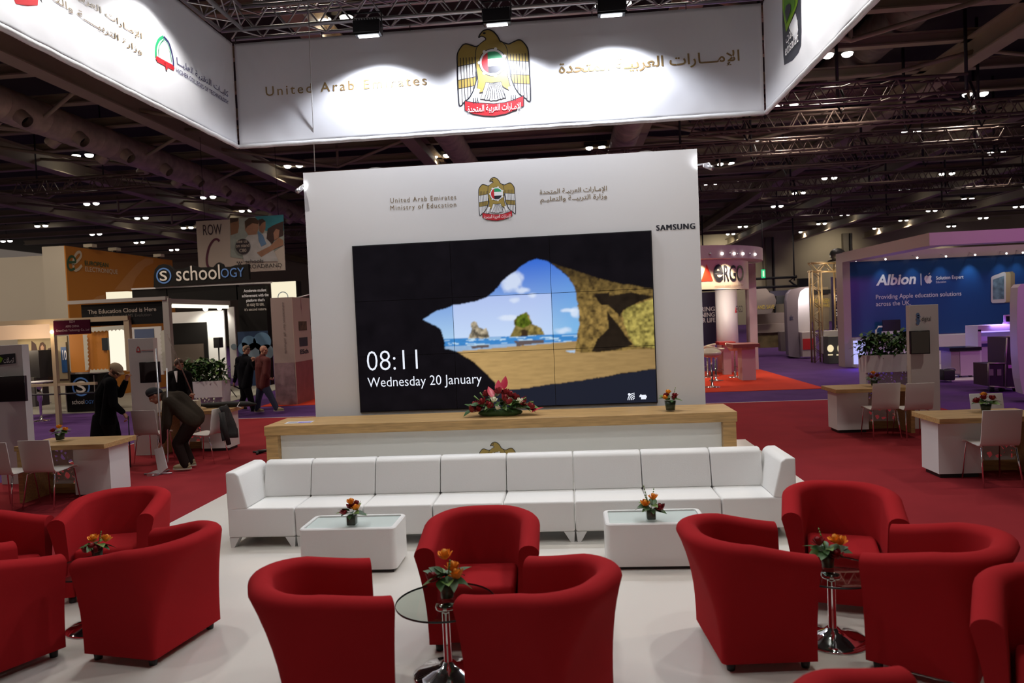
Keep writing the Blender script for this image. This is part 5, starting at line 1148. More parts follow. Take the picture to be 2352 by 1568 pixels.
# ---------------------------------------------------------------- right side of the hall
pinkw = mat('pinkish_white_panel', (.56, .44, .42), .6); creamw = mat('cream_fascia', (.74, .62, .46), .6)
b = MB(); b.box((.6, 18.02, -.032), (6.15, 24.05, ZC), orangecar); o = b.build('orange_carpet'); tag(o, 'orange-red carpet under the bar stools beside the display wall', 'carpet')
erg = thing('ergo_booth', 'round booth with the lit ERGO fascia and red triangle', 'exhibition booth', (3.1, 24.3, -.03)); E0 = Vector((3.1, 24.3, 0))
def drum(name, R0, R1, z0, z1, m, par=erg, a0=-PI*.98, a1=PI*.02, n=48):
    b = MB(); v = []; 
    for k in range(n+1):
        a = a0+(a1-a0)*k/n
        for r, z in ((R1, z0), (R1, z1), (R0, z1), (R0, z0)): v.append((r*math.cos(a), r*math.sin(a), z+.03))
    f = [(k*4+j, k*4+(j+1) % 4, (k+1)*4+(j+1) % 4, (k+1)*4+j) for k in range(n) for j in range(4)]+[(0, 1, 2, 3), (4*n+3, 4*n+2, 4*n+1, 4*n)]
    return b.add(v, f, m).build(name, par)
drum('fascia', 2.6, 2.75, 2.62, 3.50, creamw); drum('top_ring', 2.4, 3.2, 3.50, 3.88, pinkw)
RD = 2.765
def on_drum(o):
    for v in o.data.vertices:
        e = EYE-erg.location; d = v.co-e; a = d.x**2+d.y**2; h = e.x*d.x+e.y*d.y; c = e.x**2+e.y**2-RD*RD; t_ = (-h-math.sqrt(max(0, h*h-a*c)))/a; v.co = e+d*t_
YQ = 22.2; pq = dict(Y=YQ)
for s, a, c, h_, bo in (('e', (1640, 645), (1662, 644), 38, .012), ('R', (1664, 645), (1675, 644), 36, .0), ('G', (1676, 645), (1691, 644), 36, .0), ('O', (1692, 645), (1709, 644), 36, .0)): on_drum(text_px(erg, 'lettering', s, a, c, ink, pq, h_, bold=bo+.012))
on_drum(text_px(erg, 'small_lettering', 'experts in mobile solutions for', (1642, 659), (1708, 658), mat('brown_text', (.30, .17, .10), .6), pq, 4))
b = MB(); P = [at(*p, Y=YQ) for p in ((1610, 646), (1623, 606), (1638, 645))]; P = rel(erg, P); b.poly([p+Vector((0, -.0, 0)) for p in P], mat('orange_red_print', (.70, .06, .02), .5)); on_drum(b.build('triangle_logo', erg, fixn=False))
for k, px in enumerate((1620, 1649, 1670, 1680, 1690, 1704, 1724, 1742)):
    a = math.asin(max(-1, min(1, (at(px, 585, Y=22).x-3.1)/3.22))); c = Vector((3.22*math.sin(a), -3.22*math.cos(a), 3.66)); b = MB(); b.ball(c, .04, glow('downlight_lens', (1, .95, .9), 6) if k in (1, 3, 5, 7) else steel, 8, 6); b.build('downlight', erg)
for a in (-.25, .25, .62): q = E0+Vector((3.1*math.sin(a), -3.1*math.cos(a), 3.46)); lamp('fascia_light', 'SPOT', q, q+Vector((-.32*math.sin(a), .32*math.cos(a), -1.0)), 110, (1, .82, .6), .05, 110, .6)
b = MB(); b.lathe([(.34, 0), (.34, 2.65)], white, (1.95, -.6, 0), n=24); o = b.build('column', erg); lamp('column_light', 'POINT', (4.6, 22.4, 2.4), (0, 0, 0), 45, (1, .85, .75), .1)
text_px(erg, 'lettering', 'ERGO', (1691, 717), (1706, 716), ink, dict(Y=23.33), 15, bold=.0); b = MB(); b.poly(rel(erg, [at(*p, Y=23.33) for p in ((1688, 718), (1690, 704), (1693, 718))]), inkred); b.build('triangle_logo', erg, fixn=False)
pbox(1718, 605, 1743, 849, 24.05, .5, pinkw, 'pillar', erg); text_px(erg, 'side_lettering', 'ERGO', (1735, 690), (1735.6, 690), ink, dict(Y=24.04), 5) if False else None
navyp = mat('navy_wall_panel', (.018, .012, .05), .5); pbox(1600, 672, 1680, 790, 26, .1, navyp, 'back_panel', erg)
for s, a, c in (('RING', (1610, 715), (1642, 714)), ('NING', (1610, 728), (1642, 727)), ('FOR LIFE', (1600, 741), (1643, 740))): text_px(erg, 'lettering', s, a, c, inkw, dict(Y=25.98), 10, bold=.02)
curve_px('plant_print', erg, [([(1672, 787), (1670, 750), (1668, 710)], .05, inkgreen), ([(1670, 750), (1662, 745), (1656, 748)], .14, inkgreen), ([(1670, 735), (1664, 722), (1657, 720)], .12, inkgreen), ([(1671, 760), (1678, 750)], .14, inkgreen)], dict(Y=25.98))
# bar counter and stools of that booth
t = thing('bar_counter', 'tall pinkish bar counter with a red-brown top on the orange carpet', 'counter', (at(1718, 873, Z=ZC).x, 20.65, ZC)); pbox(1703, 797, 1737, 873, 20.65, .5, pinkw, 'counter_body', t); pbox(1684, 791, 1746, 797, 20.45, .9, mat('red_brown_top', (.22, .06, .05), .4), 'counter_top', t)
t = thing('bar_table', 'second bar table with a red top, behind the stools', 'table', (at(1672, 860, Z=ZC).x, 22.4, ZC)); pbox(1652, 786, 1690, 791, 22.4, .6, mat('red_top', (.45, .04, .03), .4), 'table_top', t); MB().box((-.12, .2, 0), (.12, .4, 1.0), pinkw).build('table_leg', t)
seatc = mat('stool_shell_cream', (.60, .54, .40), .4)
def stool(px, py, label, first=[None]):
    q = at(px, py, Z=ZC)
    if first[0]: return dup(first[0], q, random.uniform(0, 6), label)
    t = thing('bar_stool', label, 'bar stool', q, 0, 'bucket bar stools by the bar counter'); first[0] = t
    b = MB(); b.lathe([(.0, .78), (.15, .79), (.23, .84), (.265, .92), (.25, .925), (.21, .86), (.13, .82), (0, .81)], seatc, n=24); v = b.v
    b.v = [(x, y, z+(.10*max(0, y/.26) if z > .83 else 0)) for x, y, z in v]; b.build('seat', t)
    b = MB(); b.lathe([(.21, 0), (.20, .015), (.06, .03), (.03, .06), (.028, .45), (.022, .46), (.022, .78)], chrome, n=18); b.build('pedestal', t)
    b = MB(); b.tube([(-.03, -.02, .32), (-.15, -.16, .30), (0, -.24, .30), (.15, -.16, .30), (.03, -.02, .32)], .011, chrome, 6); b.build('footrest', t); return t
stool(1636, 889, 'cream bucket bar stool nearest the display wall edge'); stool(1645, 874, 'cream bucket bar stool behind the nearest one at the display wall'); stool(1689, 866, 'cream bucket bar stool next to the tall pinkish bar counter')
stool(1626, 866, 'cream bucket bar stool half hidden by the display wall edge')
# exit sign and things far off
b = MB(); P, Q = at(1749, 619, Y=60), at(1758, 638, Y=60); b.box((P.x, 60, Q.z), (Q.x, 60.1, P.z), glow('exit_green', (.05, .75, .30), .9)); o = b.build('exit_sign'); tag(o, 'green lit exit sign hanging before the far hall wall', 'exit sign')
b = MB(); w_ = Q.x-P.x; h_ = P.z-Q.z; b.box((P.x+w_*.30, 59.97, Q.z+h_*.15), (P.x+w_*.70, 60, Q.z+h_*.85), glow('exit_cream', (.8, 1, .7), 1.0)); b.build('exit_figure', o); b = MB(); b.tube([((P.x+Q.x)/2, 60.05, P.z), ((P.x+Q.x)/2, 60.05, 11.6)], .03, black, 6); b.build('hanger', o)
b = MB(); P, Q = at(1700, 650, Y=62), at(1830, 640, Y=62)
for dz in (0, .75): b.tube([(P.x-4, 62, P.z+.3-dz), (Q.x, 62, P.z+.3-dz)], .12, dark, 6)
b.tube([(Q.x, 62, P.z+.4), (Q.x-.6, 62, P.z), (Q.x, 62, P.z-.5)], .1, dark, 6)
b.box((at(1832, 645, Y=62).x, 61.8, at(1832, 659, Y=62).z), (at(1863, 640, Y=62).x, 62.2, at(1850, 639, Y=62).z), black); [b.tube([(xx, 62, P.z), (xx, 62, 9.93)], .06, dark, 6) for xx in (P.x-3, Q.x-.2)]; o = b.build('far_gantry'); tag(o, 'dark gantry with a black box before the far hall wall', 'gantry')
gr = mat('grey_booth', (.26, .22, .22), .6)
t = thing('grey_booth', 'grey cloud-topped booth with AND SAVE in yellow letters, behind the ERGO booth', 'exhibition booth', (at(1775, 790, Y=30).x, 30, -.03))
P = [(1730, 735), (1730, 664), (1760, 662), (1768, 672), (1778, 676), (1783, 690), (1781, 702), (1776, 708), (1772, 718), (1772, 720), (1730, 722)]; P = rel(t, [at(*p, Y=30) for p in P]); b = MB(); b.add(P+[p+Vector((0, .3, 0)) for p in P], [tuple(range(11)), tuple(range(21, 10, -1))]+[(i, (i+1) % 11, (i+1) % 11+11, i+11) for i in range(11)], gr); b.build('cloud_board', t)
text_px(t, 'lettering', 'AND SAVE', (1739, 710), (1779, 707), mat('yellow_text', (.62, .48, .12), .6), dict(Y=29.98), 9, bold=.02)
pbox(1739, 720, 1808, 745, 31, .3, mat('grey_brown', (.20, .15, .13), .6), 'back_wall', t); pbox(1739, 745, 1808, 762, 30.6, .5, mat('beige_counter', (.36, .29, .25), .6), 'counter', t); pbox(1739, 762, 1793, 797, 30.7, .3, mat('bamboo_print', (.17, .13, .06), .6, var=.7, vscale=2.2), 'front_print', t)
pbox(1768, 668, 1812, 678, 32, .3, navyp, 'dark_header', t); pbox(1783, 680, 1808, 697, 32, .3, black, 'dark_screen', t); pbox(1793, 762, 1806, 806, 30.1, .4, gr, 'side_counter', t)
# arch booth
YA = 28.5; t = thing('arch_booth', 'lilac arch-shaped booth with a white inner wall, right of the grey booth', 'exhibition booth', (at(1840, 820, Y=YA).x, YA, -.03)); lil = mat('lilac_grey_panel', (.21, .18, .24), .5)
def arch_pts(x0, x1, top, bot, r=14):
    P = [(x0+1, bot)]; 
    for k in range(9): a = PI/2*k/8; P.append((x0-4+r-r*math.cos(a)*1, top+r-r*math.sin(a)))
    return P
P = [(1812, 818), (1808, 740), (1807, 690), (1810, 674), (1818, 664), (1836, 660), (1858, 658), (1862, 660), (1850, 662), (1838, 668), (1833, 680), (1832, 700), (1834, 760), (1838, 822)]
P = rel(t, [at(*p, Y=YA) for p in P]); n = len(P); b = MB(); b.add(P+[p+Vector((.3, 1.4, 0)) for p in P], [tuple(range(n)), tuple(range(2*n-1, n-1, -1))]+[(i, (i+1) % n, (i+1) % n+n, i+n) for i in range(n)], lil); b.build('arch', t)
P = [(1833, 765), (1833, 690), (1838, 670), (1848, 662), (1860, 660), (1862, 765)]; P = rel(t, [at(*p, Y=YA+1.5) for p in P]); n = 6; b = MB(); b.add(P+[p+Vector((0, .1, 0)) for p in P], [tuple(range(n)), tuple(range(2*n-1, n-1, -1))]+[(i, (i+1) % n, (i+1) % n+n, i+n) for i in range(n)], mat('arch_white', (.6, .56, .55), .6)); b.build('inner_wall', t)
pbox(1842, 763, 1875, 818, YA-.3, .4, mat('arch_frame_white', (.5, .44, .46), .5), 'low_counter', t); pbox(1844, 778, 1872, 802, YA-.33, .03, inkred, 'red_panel', t); text_px(t, 'lettering', 'abc', (1814, 735), (1822, 734), nav, dict(Y=YA-.01), 12, bold=.02)
lamp('arch_light', 'POINT', t.location+Vector((.5, 1.0, 2.6)), (0, 0, 0), 45, (1, .93, .95), .1)
t = thing('bar_stool', 'white bar stool with red seat back inside the arch booth', 'bar stool', at(1861, 817, Z=-.03)); b = MB(); b.lathe([(0, .80), (.3, .82), (.36, .95), (.30, .94), (0, .86)], mat('stool_white', (.5, .4, .42), .4), n=18); b.build('seat', t); b = MB(); b.lathe([(.25, 0), (.2, .03), (.03, .06), (.03, .8)], chrome, n=14); b.build('pedestal', t)
# truss gate
gt = mat('brass_lit_truss', (.48, .36, .20), .4, .6); YT = 26.2
t = thing('truss_gate', 'square gate of lattice truss standing left of the blue booth', 'truss', (at(1905, 832, Y=YT).x, YT, -.03)); b = MB()
def lat(b, p, q, w, m, step=.5):
    p, q = Vector(p), Vector(q); u = (q-p).normalized(); s = u.cross(Vector((0, 1, 0))).normalized()*w/2; d = Vector((0, w/2, 0)); L = (q-p).length; n = max(2, int(L/step))
    for a in (s+d, s-d, -s+d, -s-d): b.tube([p+a, q+a], .032, m, 6)
    for i in range(n):
        A, B, M_ = p+u*L*i/n, p+u*L*(i+1)/n, p+u*L*(i+.5)/n
        for e in (d, -d): b.tube([A+s+e, M_-s+e, B+s+e], .015, m, 5, cap=False)
L1, L2 = rel(t, [at(1872, 620, Y=YT)])[0], rel(t, [at(1929, 620, Y=YT)])[0]
for nm, p, q in (('leg_truss', (L1.x, 0, 0), (L1.x+.0, 0, L1.z)), ('leg_truss', (L2.x, 0, 0), (L2.x, 0, L2.z+.3)), ('top_truss', (L1.x-.2, 0, L1.z+.1), (L2.x, 0, L2.z+.1))):
    b = MB(); lat(b, p, q, .30, gt); b.build(nm, t)
b = MB(); b.ball((L2.x-.1, -.1, L2.z+.55), (.28, .2, .22), black, 10, 6); b.tube([(L2.x-.4, 0, L2.z+.3), (L2.x+.3, 0, L2.z+.5)], .05, black, 6); b.build('spot_fixture', t)
lamp('gate_light', 'POINT', t.location+Vector((L1.x+.5, -.8, 2.8)), (0, 0, 0), 40, (1, .75, .45), .1)
t = thing('lit_cabinet', 'grey cabinet with glowing round cream logos by the truss gate', 'cabinet', (at(1915, 835, Y=25.3).x, 25.3, -.03)); pbox(1902, 773, 1930, 834, 25.3, .5, mat('teal_grey_cabinet', (.13, .145, .13), .4), 'cabinet_body', t); pbox(1892, 760, 1928, 772, 25.9, .3, white2, 'white_shelf', t); pbox(1892, 772, 1902, 812, 25.8, .3, white2, 'side', t)
for px, w_ in ((1907.5, 7), (1927, 3)):
    c = at(px, 800, Y=25.28); b = MB(); b.poly(rel(t, [c+Vector((w_*.0155*math.cos(a*PI/12), 0, 8*.0155*math.sin(a*PI/12))) for a in range(24)]), glow('logo_glow', (1, .82, .5), .95)); b.build('round_logo', t, fixn=False); c = at(px, 815, Y=25.28); b = MB(); b.box(tuple(rel(t, [c])[0]-Vector((.08, 0, .012))), tuple(rel(t, [c])[0]+Vector((.08, .01, .02))), glow('logo_glow', (1, .82, .5), .95)); b.build('logo_line', t)
YN = 29; t = thing('number_wall', 'dark purple wall panel with large numerals behind the truss gate', 'wall panel', (at(1920, 790, Y=YN).x, YN, -.03)); pbox(1910, 636, 1935, 768, YN, .1, navyp, 'panel', t)
for s, y in (('9', 692), ('5', 726), ('6', 762)): text_px(t, 'numeral', s, (1916, y), (1925, y), inkw, dict(Y=YN-.01), 15, bold=.01)
pbox(1868, 660, 1905, 757, YN+.3, .2, mat('dim_cream_booth', (.30, .25, .17), .6, var=.35, vscale=1.2), 'cream_wall', t); text_px(t, 'lettering', 'GO GREEN', (1872, 696), (1906, 693), mat('yellow_text', (.62, .48, .12), .6), dict(Y=YN+.28), 10, bold=.02); text_px(t, 'lettering', 'AND SHARE', (1872, 706), (1906, 703), mat('yellow_text', (.62, .48, .12), .6), dict(Y=YN+.28), 8, bold=.02); pbox(1866, 666, 1908, 674, YN+.2, .05, black, 'dark_header', t)
lamp('added_booth_light', 'POINT', (at(1890, 700, Y=27.8).x, 27.8, 3), (0, 0, 0), 60, (1, .8, .6), .1); lamp('added_booth_light', 'POINT', (at(1775, 700, Y=29).x, 28.6, 3.4), (0, 0, 0), 60, (1, .85, .7), .1)  # unseen points added to brighten the grey booth and the walls near it
# blue booth
YB2 = 23.95; alb = thing('blue_booth', 'big booth with a blue back wall reading Albion and a pinkish frame', 'exhibition booth', (9.0, YB2, -.03)); AO = alb.location
frm = mat('frame_pinkish_white', (.50, .40, .38), .6); bluew = mat('blue_wall_print', (.012, .065, .235), .35)
xl = at(1936, 700, Y=YB2-.1).x; xi = at(1953, 700, Y=YB2-.1).x; zt = at(1950, 602, Y=YB2).z; zb = at(1957, 772, Y=YB2).z; xr_ = 17.5
MB().box((xl-AO.x, -.15, 0), (xi-AO.x, .4, zt+.33), frm).build('frame_post', alb); MB().box((xi-AO.x, -.02, zt+.03), (xr_-AO.x, .3, zt+.33), frm).build('frame_top', alb)
MB().box((xi-AO.x, .02, zb), (xr_-AO.x, .12, zt+.03), bluew).build('blue_wall', alb)
xc = at(2163, 533, Z=3.65).x; yc = at(2163, 533, Z=3.65).y
MB().box((xl-AO.x, yc-YB2, 3.37), (xl-AO.x+.5, -.151, 3.68), frm).build('canopy_side_beam', alb)
MB().box((xl-AO.x+.501, yc-YB2, 3.37), (xr_-AO.x, yc-YB2+.5, 3.68), frm).build('canopy_front_beam', alb)
pa = dict(Y=YB2-.02+.02); pa = dict(Y=YB2+.01)
text_px(alb, 'lettering', 'Albion', (2012, 655), (2104, 651), inkw, pa, 24, bold=.03, shear=.18); text_px(alb, 'lettering', 'Solution Expert', (2150, 642), (2213, 639), inkw, pa, 8, bold=.01); text_px(alb, 'lettering', 'Education', (2150, 650), (2173, 649), inkw, pa, 5); text_px(alb, 'lettering', 'Providing Apple education solutions', (2012, 687), (2208, 681), inkw, pa, 10); text_px(alb, 'lettering', 'across the UK.', (2012, 703), (2092, 700), inkw, pa, 10)
b = MB(); P = rel(alb, [at(2114, 628, Y=YB2+.01), at(2116, 655, Y=YB2+.01)]); b.box((P[0].x, -.002, P[1].z), (P[0].x+.02, .01, P[0].z), inkw); b.build('divider_line', alb)
fruit = [(2132, 634), (2128, 632), (2124, 635), (2123, 641), (2126, 648), (2130, 651), (2133, 650), (2136, 651), (2139, 648), (2141, 645), (2138.5, 642), (2138, 639), (2140, 635), (2137, 632)]
poly_px(alb, 'fruit_logo', fruit, inkw, pa); poly_px(alb, 'fruit_leaf', [(2132, 631), (2133, 628), (2136, 625.5), (2136, 628.5)], inkw, pa)
# tablets printed on the wall
gol = mat('gold_tablet_print', (.42, .33, .17), .5); scrp = mat('tablet_screen_print', (.14, .24, .28), .4, var=.6, vscale=5)
poly_px(alb, 'tablet_print', [(2306, 625), (2326, 623), (2331, 628), (2331, 690), (2326, 694), (2306, 695)], mat('gold_dark_print', (.25, .19, .10), .5), pa); poly_px(alb, 'tablet_print', [(2300, 625), (2318, 624), (2321, 628), (2321, 692), (2300, 695)], gol, pa, .004); poly_px(alb, 'tablet_print', [(2276, 638), (2279, 634), (2306, 624), (2310, 627), (2310, 692), (2306, 695), (2279, 696), (2276, 692)], mat('tablet_white_print', (.60, .60, .58), .4), pa, .008); poly_px(alb, 'tablet_screen', [(2280, 642), (2306, 633), (2306, 686), (2280, 688)], scrp, pa, .012)
dlm = glow('downlight_lens', (1, .95, .9), 6)
for k, (px, py) in enumerate(((1966, 601), (1999, 597), (2025, 590), (2064, 584), (2094, 577), (2096, 577), (2136, 569), (2181, 559), (2275, 556))):
    Q = at(px, py, Z=3.36) ; Q.x = min(max(Q.x, xl+.1), xl+.42) if px < 2190 else Q.x; Q.y = min(max(Q.y, yc+.12), YB2-.3) if px < 2190 else yc+.25
    for s in ((-.06, .06) if k not in (1, 8) else (0,)): b = MB(); b.lathe([(.036, 0), (.03, -.010), (0, -.012)], dlm, tuple(rel(alb, [Vector((Q.x+s, Q.y, 3.399))])[0]), n=12); b.build('downlight', alb)
for i, px in enumerate((1966, 2034, 2107, 2173, 2240, 2312, 2350)):
    q = at(px, 596, Y=YB2-.35); q.z = zt+.02; b = MB(); b.ball(rel(alb, [q])[0], .028, dlm, 8, 6); b.tube([rel(alb, [q])[0], rel(alb, [q])[0]+Vector((0, .33, .1))], .012, steel, 5); b.build('wall_spot', alb); lamp('wall_wash', 'SPOT', q, q+Vector((0, .42, -1)), 26 if i != 4 else 60, (.75, .95, 1), .04, 62, .9)
# counters of the blue booth
MB().box((xi-AO.x, -.5, 0), (4.2, .0, zb-.02), white2).build('low_counter', alb)
x0, x1 = at(1961, 800, Y=YB2-.55).x-AO.x, at(1989, 800, Y=YB2-.55).x-AO.x; z0 = at(1975, 840, Y=YB2-.55).z; z1 = at(1975, 782, Y=YB2-.55).z
MB().box((x0, -.54, .12), (x1, -.51, z1+.03), glow('violet_lightbox', (.50, .50, 1), 1.0)).build('lightbox', alb); lamp('violet_light', 'AREA', (AO.x+x0+.3, YB2-.7, .5), (AO.x+x0, YB2-4, 0), 30, (.22, .12, 1), .6)
cnt = thing('demo_counter', 'white demo counter with a glowing violet strip under the blue wall', 'counter', (at(2300, 860, Y=19.6).x, 19.6, -.03)); 
pbox(2246, 748, 2345, 757, 19.6, .6, white2, 'counter_top', cnt); pbox(2250, 784, 2345, 872, 19.7, .5, mat('counter_lilac', (.50, .42, .48), .5), 'counter_front', cnt); pbox(2246, 757, 2256, 872, 19.6, .6, white2, 'side_panel', cnt); pbox(2250, 758, 2345, 784, 20.0, .05, mat('recess_white', (.7, .66, .75), .5), 'recess', cnt)
pbox(2250, 757, 2340, 760, 19.68, .05, glow('violet_strip', (.35, .25, 1), 2.0), 'light_strip', cnt); lamp('strip_light', 'AREA', (cnt.location.x, 19.75, 1.32), (cnt.location.x, 19.95, 0), 8, (.35, .2, 1), .5)
pbox(2250, 789, 2271, 796, 19.69, .01, nav, 'name_label', cnt); pbox(2278, 804, 2298, 822, 19.69, .02, black, 'dark_opening', cnt)
t = thing('desktop_computer', 'desktop computer with a black screen on the low white counter', 'computer', (at(2047, 770, Y=23.6).x, 23.6, zb-.05)); pbox(2027, 735, 2069, 761, 23.6, .04, mons, 'screen', t); pbox(2026, 761, 2069, 766, 23.59, .05, mat('silver_chin', (.6, .6, .62), .4), 'chin', t); b = MB(); b.box((-.1, -.05, .0), (.1, .12, .02), steel); b.box((-.06, .04, .02), (.06, .06, .2), steel); b.build('stand', t)
b = MB(); b.tube(rel(t, [at(2012, 772, Y=23.6), at(2012, 758, Y=23.6), at(2018, 750, Y=23.6), at(2026, 750, Y=23.6)]), .03, white2, 8); b.build('screen_arm', t)
t = thing('tablet_stand', 'small tablet in a pale holder on top of the demo counter', 'tablet', (at(2318, 748, Y=19.7).x, 19.7, at(2318, 748, Y=19.7).z)); pbox(2306, 723, 2332, 743, 19.7, .04, mat('holder_lilac', (.6, .5, .6), .4), 'holder', t, bevel=.015); pbox(2311, 726, 2328, 738, 19.69, .01, mons, 'screen', t); b = MB(); b.tube(rel(t, [at(2303, 746, Y=19.72), at(2308, 735, Y=19.72)]), .02, white2, 6); b.build('arm', t)
t = thing('trolley', 'white cabinet trolley with a dark top on castors before the blue wall', 'trolley', (at(2218, 872, Y=19.2).x, 19.2, -.03)); pbox(2184, 805, 2205, 858, 19.2, .5, mat('trolley_side', (.34, .29, .26), .5), 'side', t); pbox(2205, 803, 2252, 861, 19.2, .5, mat('trolley_front', (.55, .45, .52), .5), 'front', t); pbox(2181, 799, 2255, 804, 19.15, .6, mons, 'top', t)
for px in (2188, 2207, 2231, 2249): b = MB(); q = rel(t, [at(px, 862, Y=19.25)])[0]; b.tube([(q.x-.02, .1, .06), (q.x+.02, .1, .06)], .06, black, 10); b.tube([(q.x, .1, .06), (q.x, .1, .2)], .02, black, 6); b.build('castor', t)
o = MB().box((9.4, 18.62, -.03), (17.5, 23.4, -.0), mat('white_booth_floor', (.55, .5, .5), .5)).build('booth_floor', alb); o.location = (-AO.x, -AO.y, .03)
t = thing('cable_bag', 'dark bag with cables on the edge of the blue booth floor', 'bag', (at(2182, 872, Y=18.4).x, 18.4, -.03)); pbox(2167, 850, 2195, 873, 18.4, .35, bagm, 'bag_body', t, bevel=.03); b = MB(); q = rel(t, [at(2181, 848, Y=18.5)])[0]; b.tube([q+Vector((-.14, 0, 0)), q+Vector((-.05, 0, .03)), q+Vector((.1, 0, .02)), q+Vector((.16, .05, -.03))], .02, mat('cable_grey', (.2, .2, .24), .5), 6); b.build('cable', t)
# flight case
YF = 16.2; t = thing('flight_case', 'open black flight case on wheels lit purple, near the right edge', 'flight case', (at(2300, 900, Y=YF).x, YF, -.03)); cas = mat('case_black', (.03, .015, .03), .45); edg = mat('case_edge_alu', (.32, .28, .26), .4, .6)
pbox(2271, 836, 2308, 886, YF, .6, cas, 'lower_lid', t); pbox(2311, 775, 2347, 888, YF+.05, .7, cas, 'case_body', t)
b = MB()
for (a, c) in (((2270, 834), (2310, 834)), ((2270, 887), (2310, 890)), ((2270, 834), (2271, 887)), ((2309, 836), (2309, 890)), ((2311, 773), (2347, 773)), ((2311, 890), (2347, 890)), ((2309, 836), (2313, 775))): b.tube(rel(t, [at(*a, Y=YF-.01), at(*c, Y=YF-.01)]), .018, edg, 6)
b.build('edge_rails', t)
for px in (2277, 2295): pbox(px-5, 848, px+5, 862, YF-.015, .02, edg, 'latch_plate', t)
pbox(2316, 838, 2331, 845, YF+.03, .02, mat('lilac_label', (.5, .2, .5), .5), 'label', t)
for px in (2284, 2308, 2340): b = MB(); q = rel(t, [at(px, 892, Y=YF)])[0]; b.tube([(q.x-.03, .12, .07), (q.x+.03, .12, .07)], .07, black, 12); b.tube([(q.x, .12, .07), (q.x, .12, .2)], .03, black, 6); b.build('wheel', t)
# purple curved panel cut by the right edge
b = MB(); YP = 14.5; v = []; prof = [(2350, 905), (2343, 870), (2338, 820), (2336, 760), (2336, 700), (2338, 660), (2345, 652), (2420, 645), (2460, 905)]
P = [at(*p, Y=YP) for p in prof]; n = len(P); b.add(P+[p+Vector((.1, .4, 0)) for p in P], [tuple(range(n)), tuple(range(2*n-1, n-1, -1))]+[(i, (i+1) % n, (i+1) % n+n, i+n) for i in range(n)], mat('curved_panel_white', (.6, .5, .58), .5)); o = b.build('curved_panel'); tag(o, 'purple-lit curved panel at the right edge of the photo', 'panel')
o.data.update()
lamp('purple_stage_light', 'SPOT', (12.6, 12.4, 3.9), (11.2, 16, 1.6), 420, (.72, .10, .88), .15, 130, .5)
b = MB(); b.box((-.12, -.12, -.12), (.12, .12, .16), black); b.tube([(0, 0, .16), (0, 0, 5.4)], .02, black, 6); o = b.build('stage_light', loc=(12.6, 12.2, 4.0)); tag(o, 'black stage light casting purple over the blue booth', 'lamp')
# ---------------------------------------------------------------- people
skin = mat('skin', (.40, .20, .13), .55); hairb = mat('hair_brown', (.06, .035, .02), .7); hairg = mat('hair_greying', (.16, .12, .08), .7)
def limb(b, pts, rs, m=None):
    m = m or skin
    for i in range(len(pts)-1):
        p, q = Vector(pts[i]), Vector(pts[i+1]); n = max(2, int((q-p).length/.02)); 
        for k in range(n+1): t = k/n; r = rs[i]+(rs[i+1]-rs[i])*t; b.ball(p.lerp(q, t), r, m, 10, 6) if k in (0, n) else None
        b.tube([p, q], [rs[i], rs[i+1]], m, 12)
def fuse(b, name, par, m, vox=.008, smooth=6):
    b.mats = [m]; b.m = [0]*len(b.f)
    o = b.build(name, None, fixn=False); r = o.modifiers.new('r', 'REMESH'); r.mode = 'VOXEL'; r.voxel_size = vox
    s = o.modifiers.new('s', 'SMOOTH'); s.iterations = smooth; s.factor = .5
    bpy.context.view_layer.update(); me = bpy.data.meshes.new_from_object(o.evaluated_get(bpy.context.evaluated_depsgraph_get()))
    old = o.data; o.modifiers.clear(); o.data = me; bpy.data.meshes.remove(old); me.materials.clear(); me.materials.append(m)
    for p in me.polygons: p.use_smooth = True
    o.parent = par; return o
def hand(b, wrist, d, palm_n, s=1.0, curl=.5):
    "palm, four bent fingers and a thumb; d = direction of the fingers"
    d = Vector(d).normalized(); n = Vector(palm_n).normalized(); side = d.cross(n).normalized(); w = Vector(wrist)
    c = w+d*.045*s
    for k in range(4):
        a = (k-1.5)*.019*s; base = w+d*.085*s+side*a; b.tube([w+d*.01+side*a*.6, base], [.014*s, .012*s], skin, 8)
        L = (.030, .036, .034, .026)[k]*s; d1 = (d*math.cos(curl)+n*math.sin(curl)); d2 = (d*math.cos(curl*2.1)+n*math.sin(curl*2.1))
        m1 = base+d1*L*1.2; b.tube([base, m1, m1+d2*L], [.010*s, .009*s, .0075*s], skin, 8); b.ball(base, .011*s, skin, 8, 5); b.ball(m1, .009*s, skin, 8, 5); b.ball(m1+d2*L, .0075*s, skin, 8, 5)
    t0 = w+d*.03*s+side*.025*s; t1 = t0+(d*.6+side*.7+n*.3).normalized()*.038*s; b.tube([t0, t1, t1+(d*.9+n*.5).normalized()*.03*s], [.013*s, .011*s, .009*s], skin, 8); b.ball(t1, .011*s, skin, 8, 5)
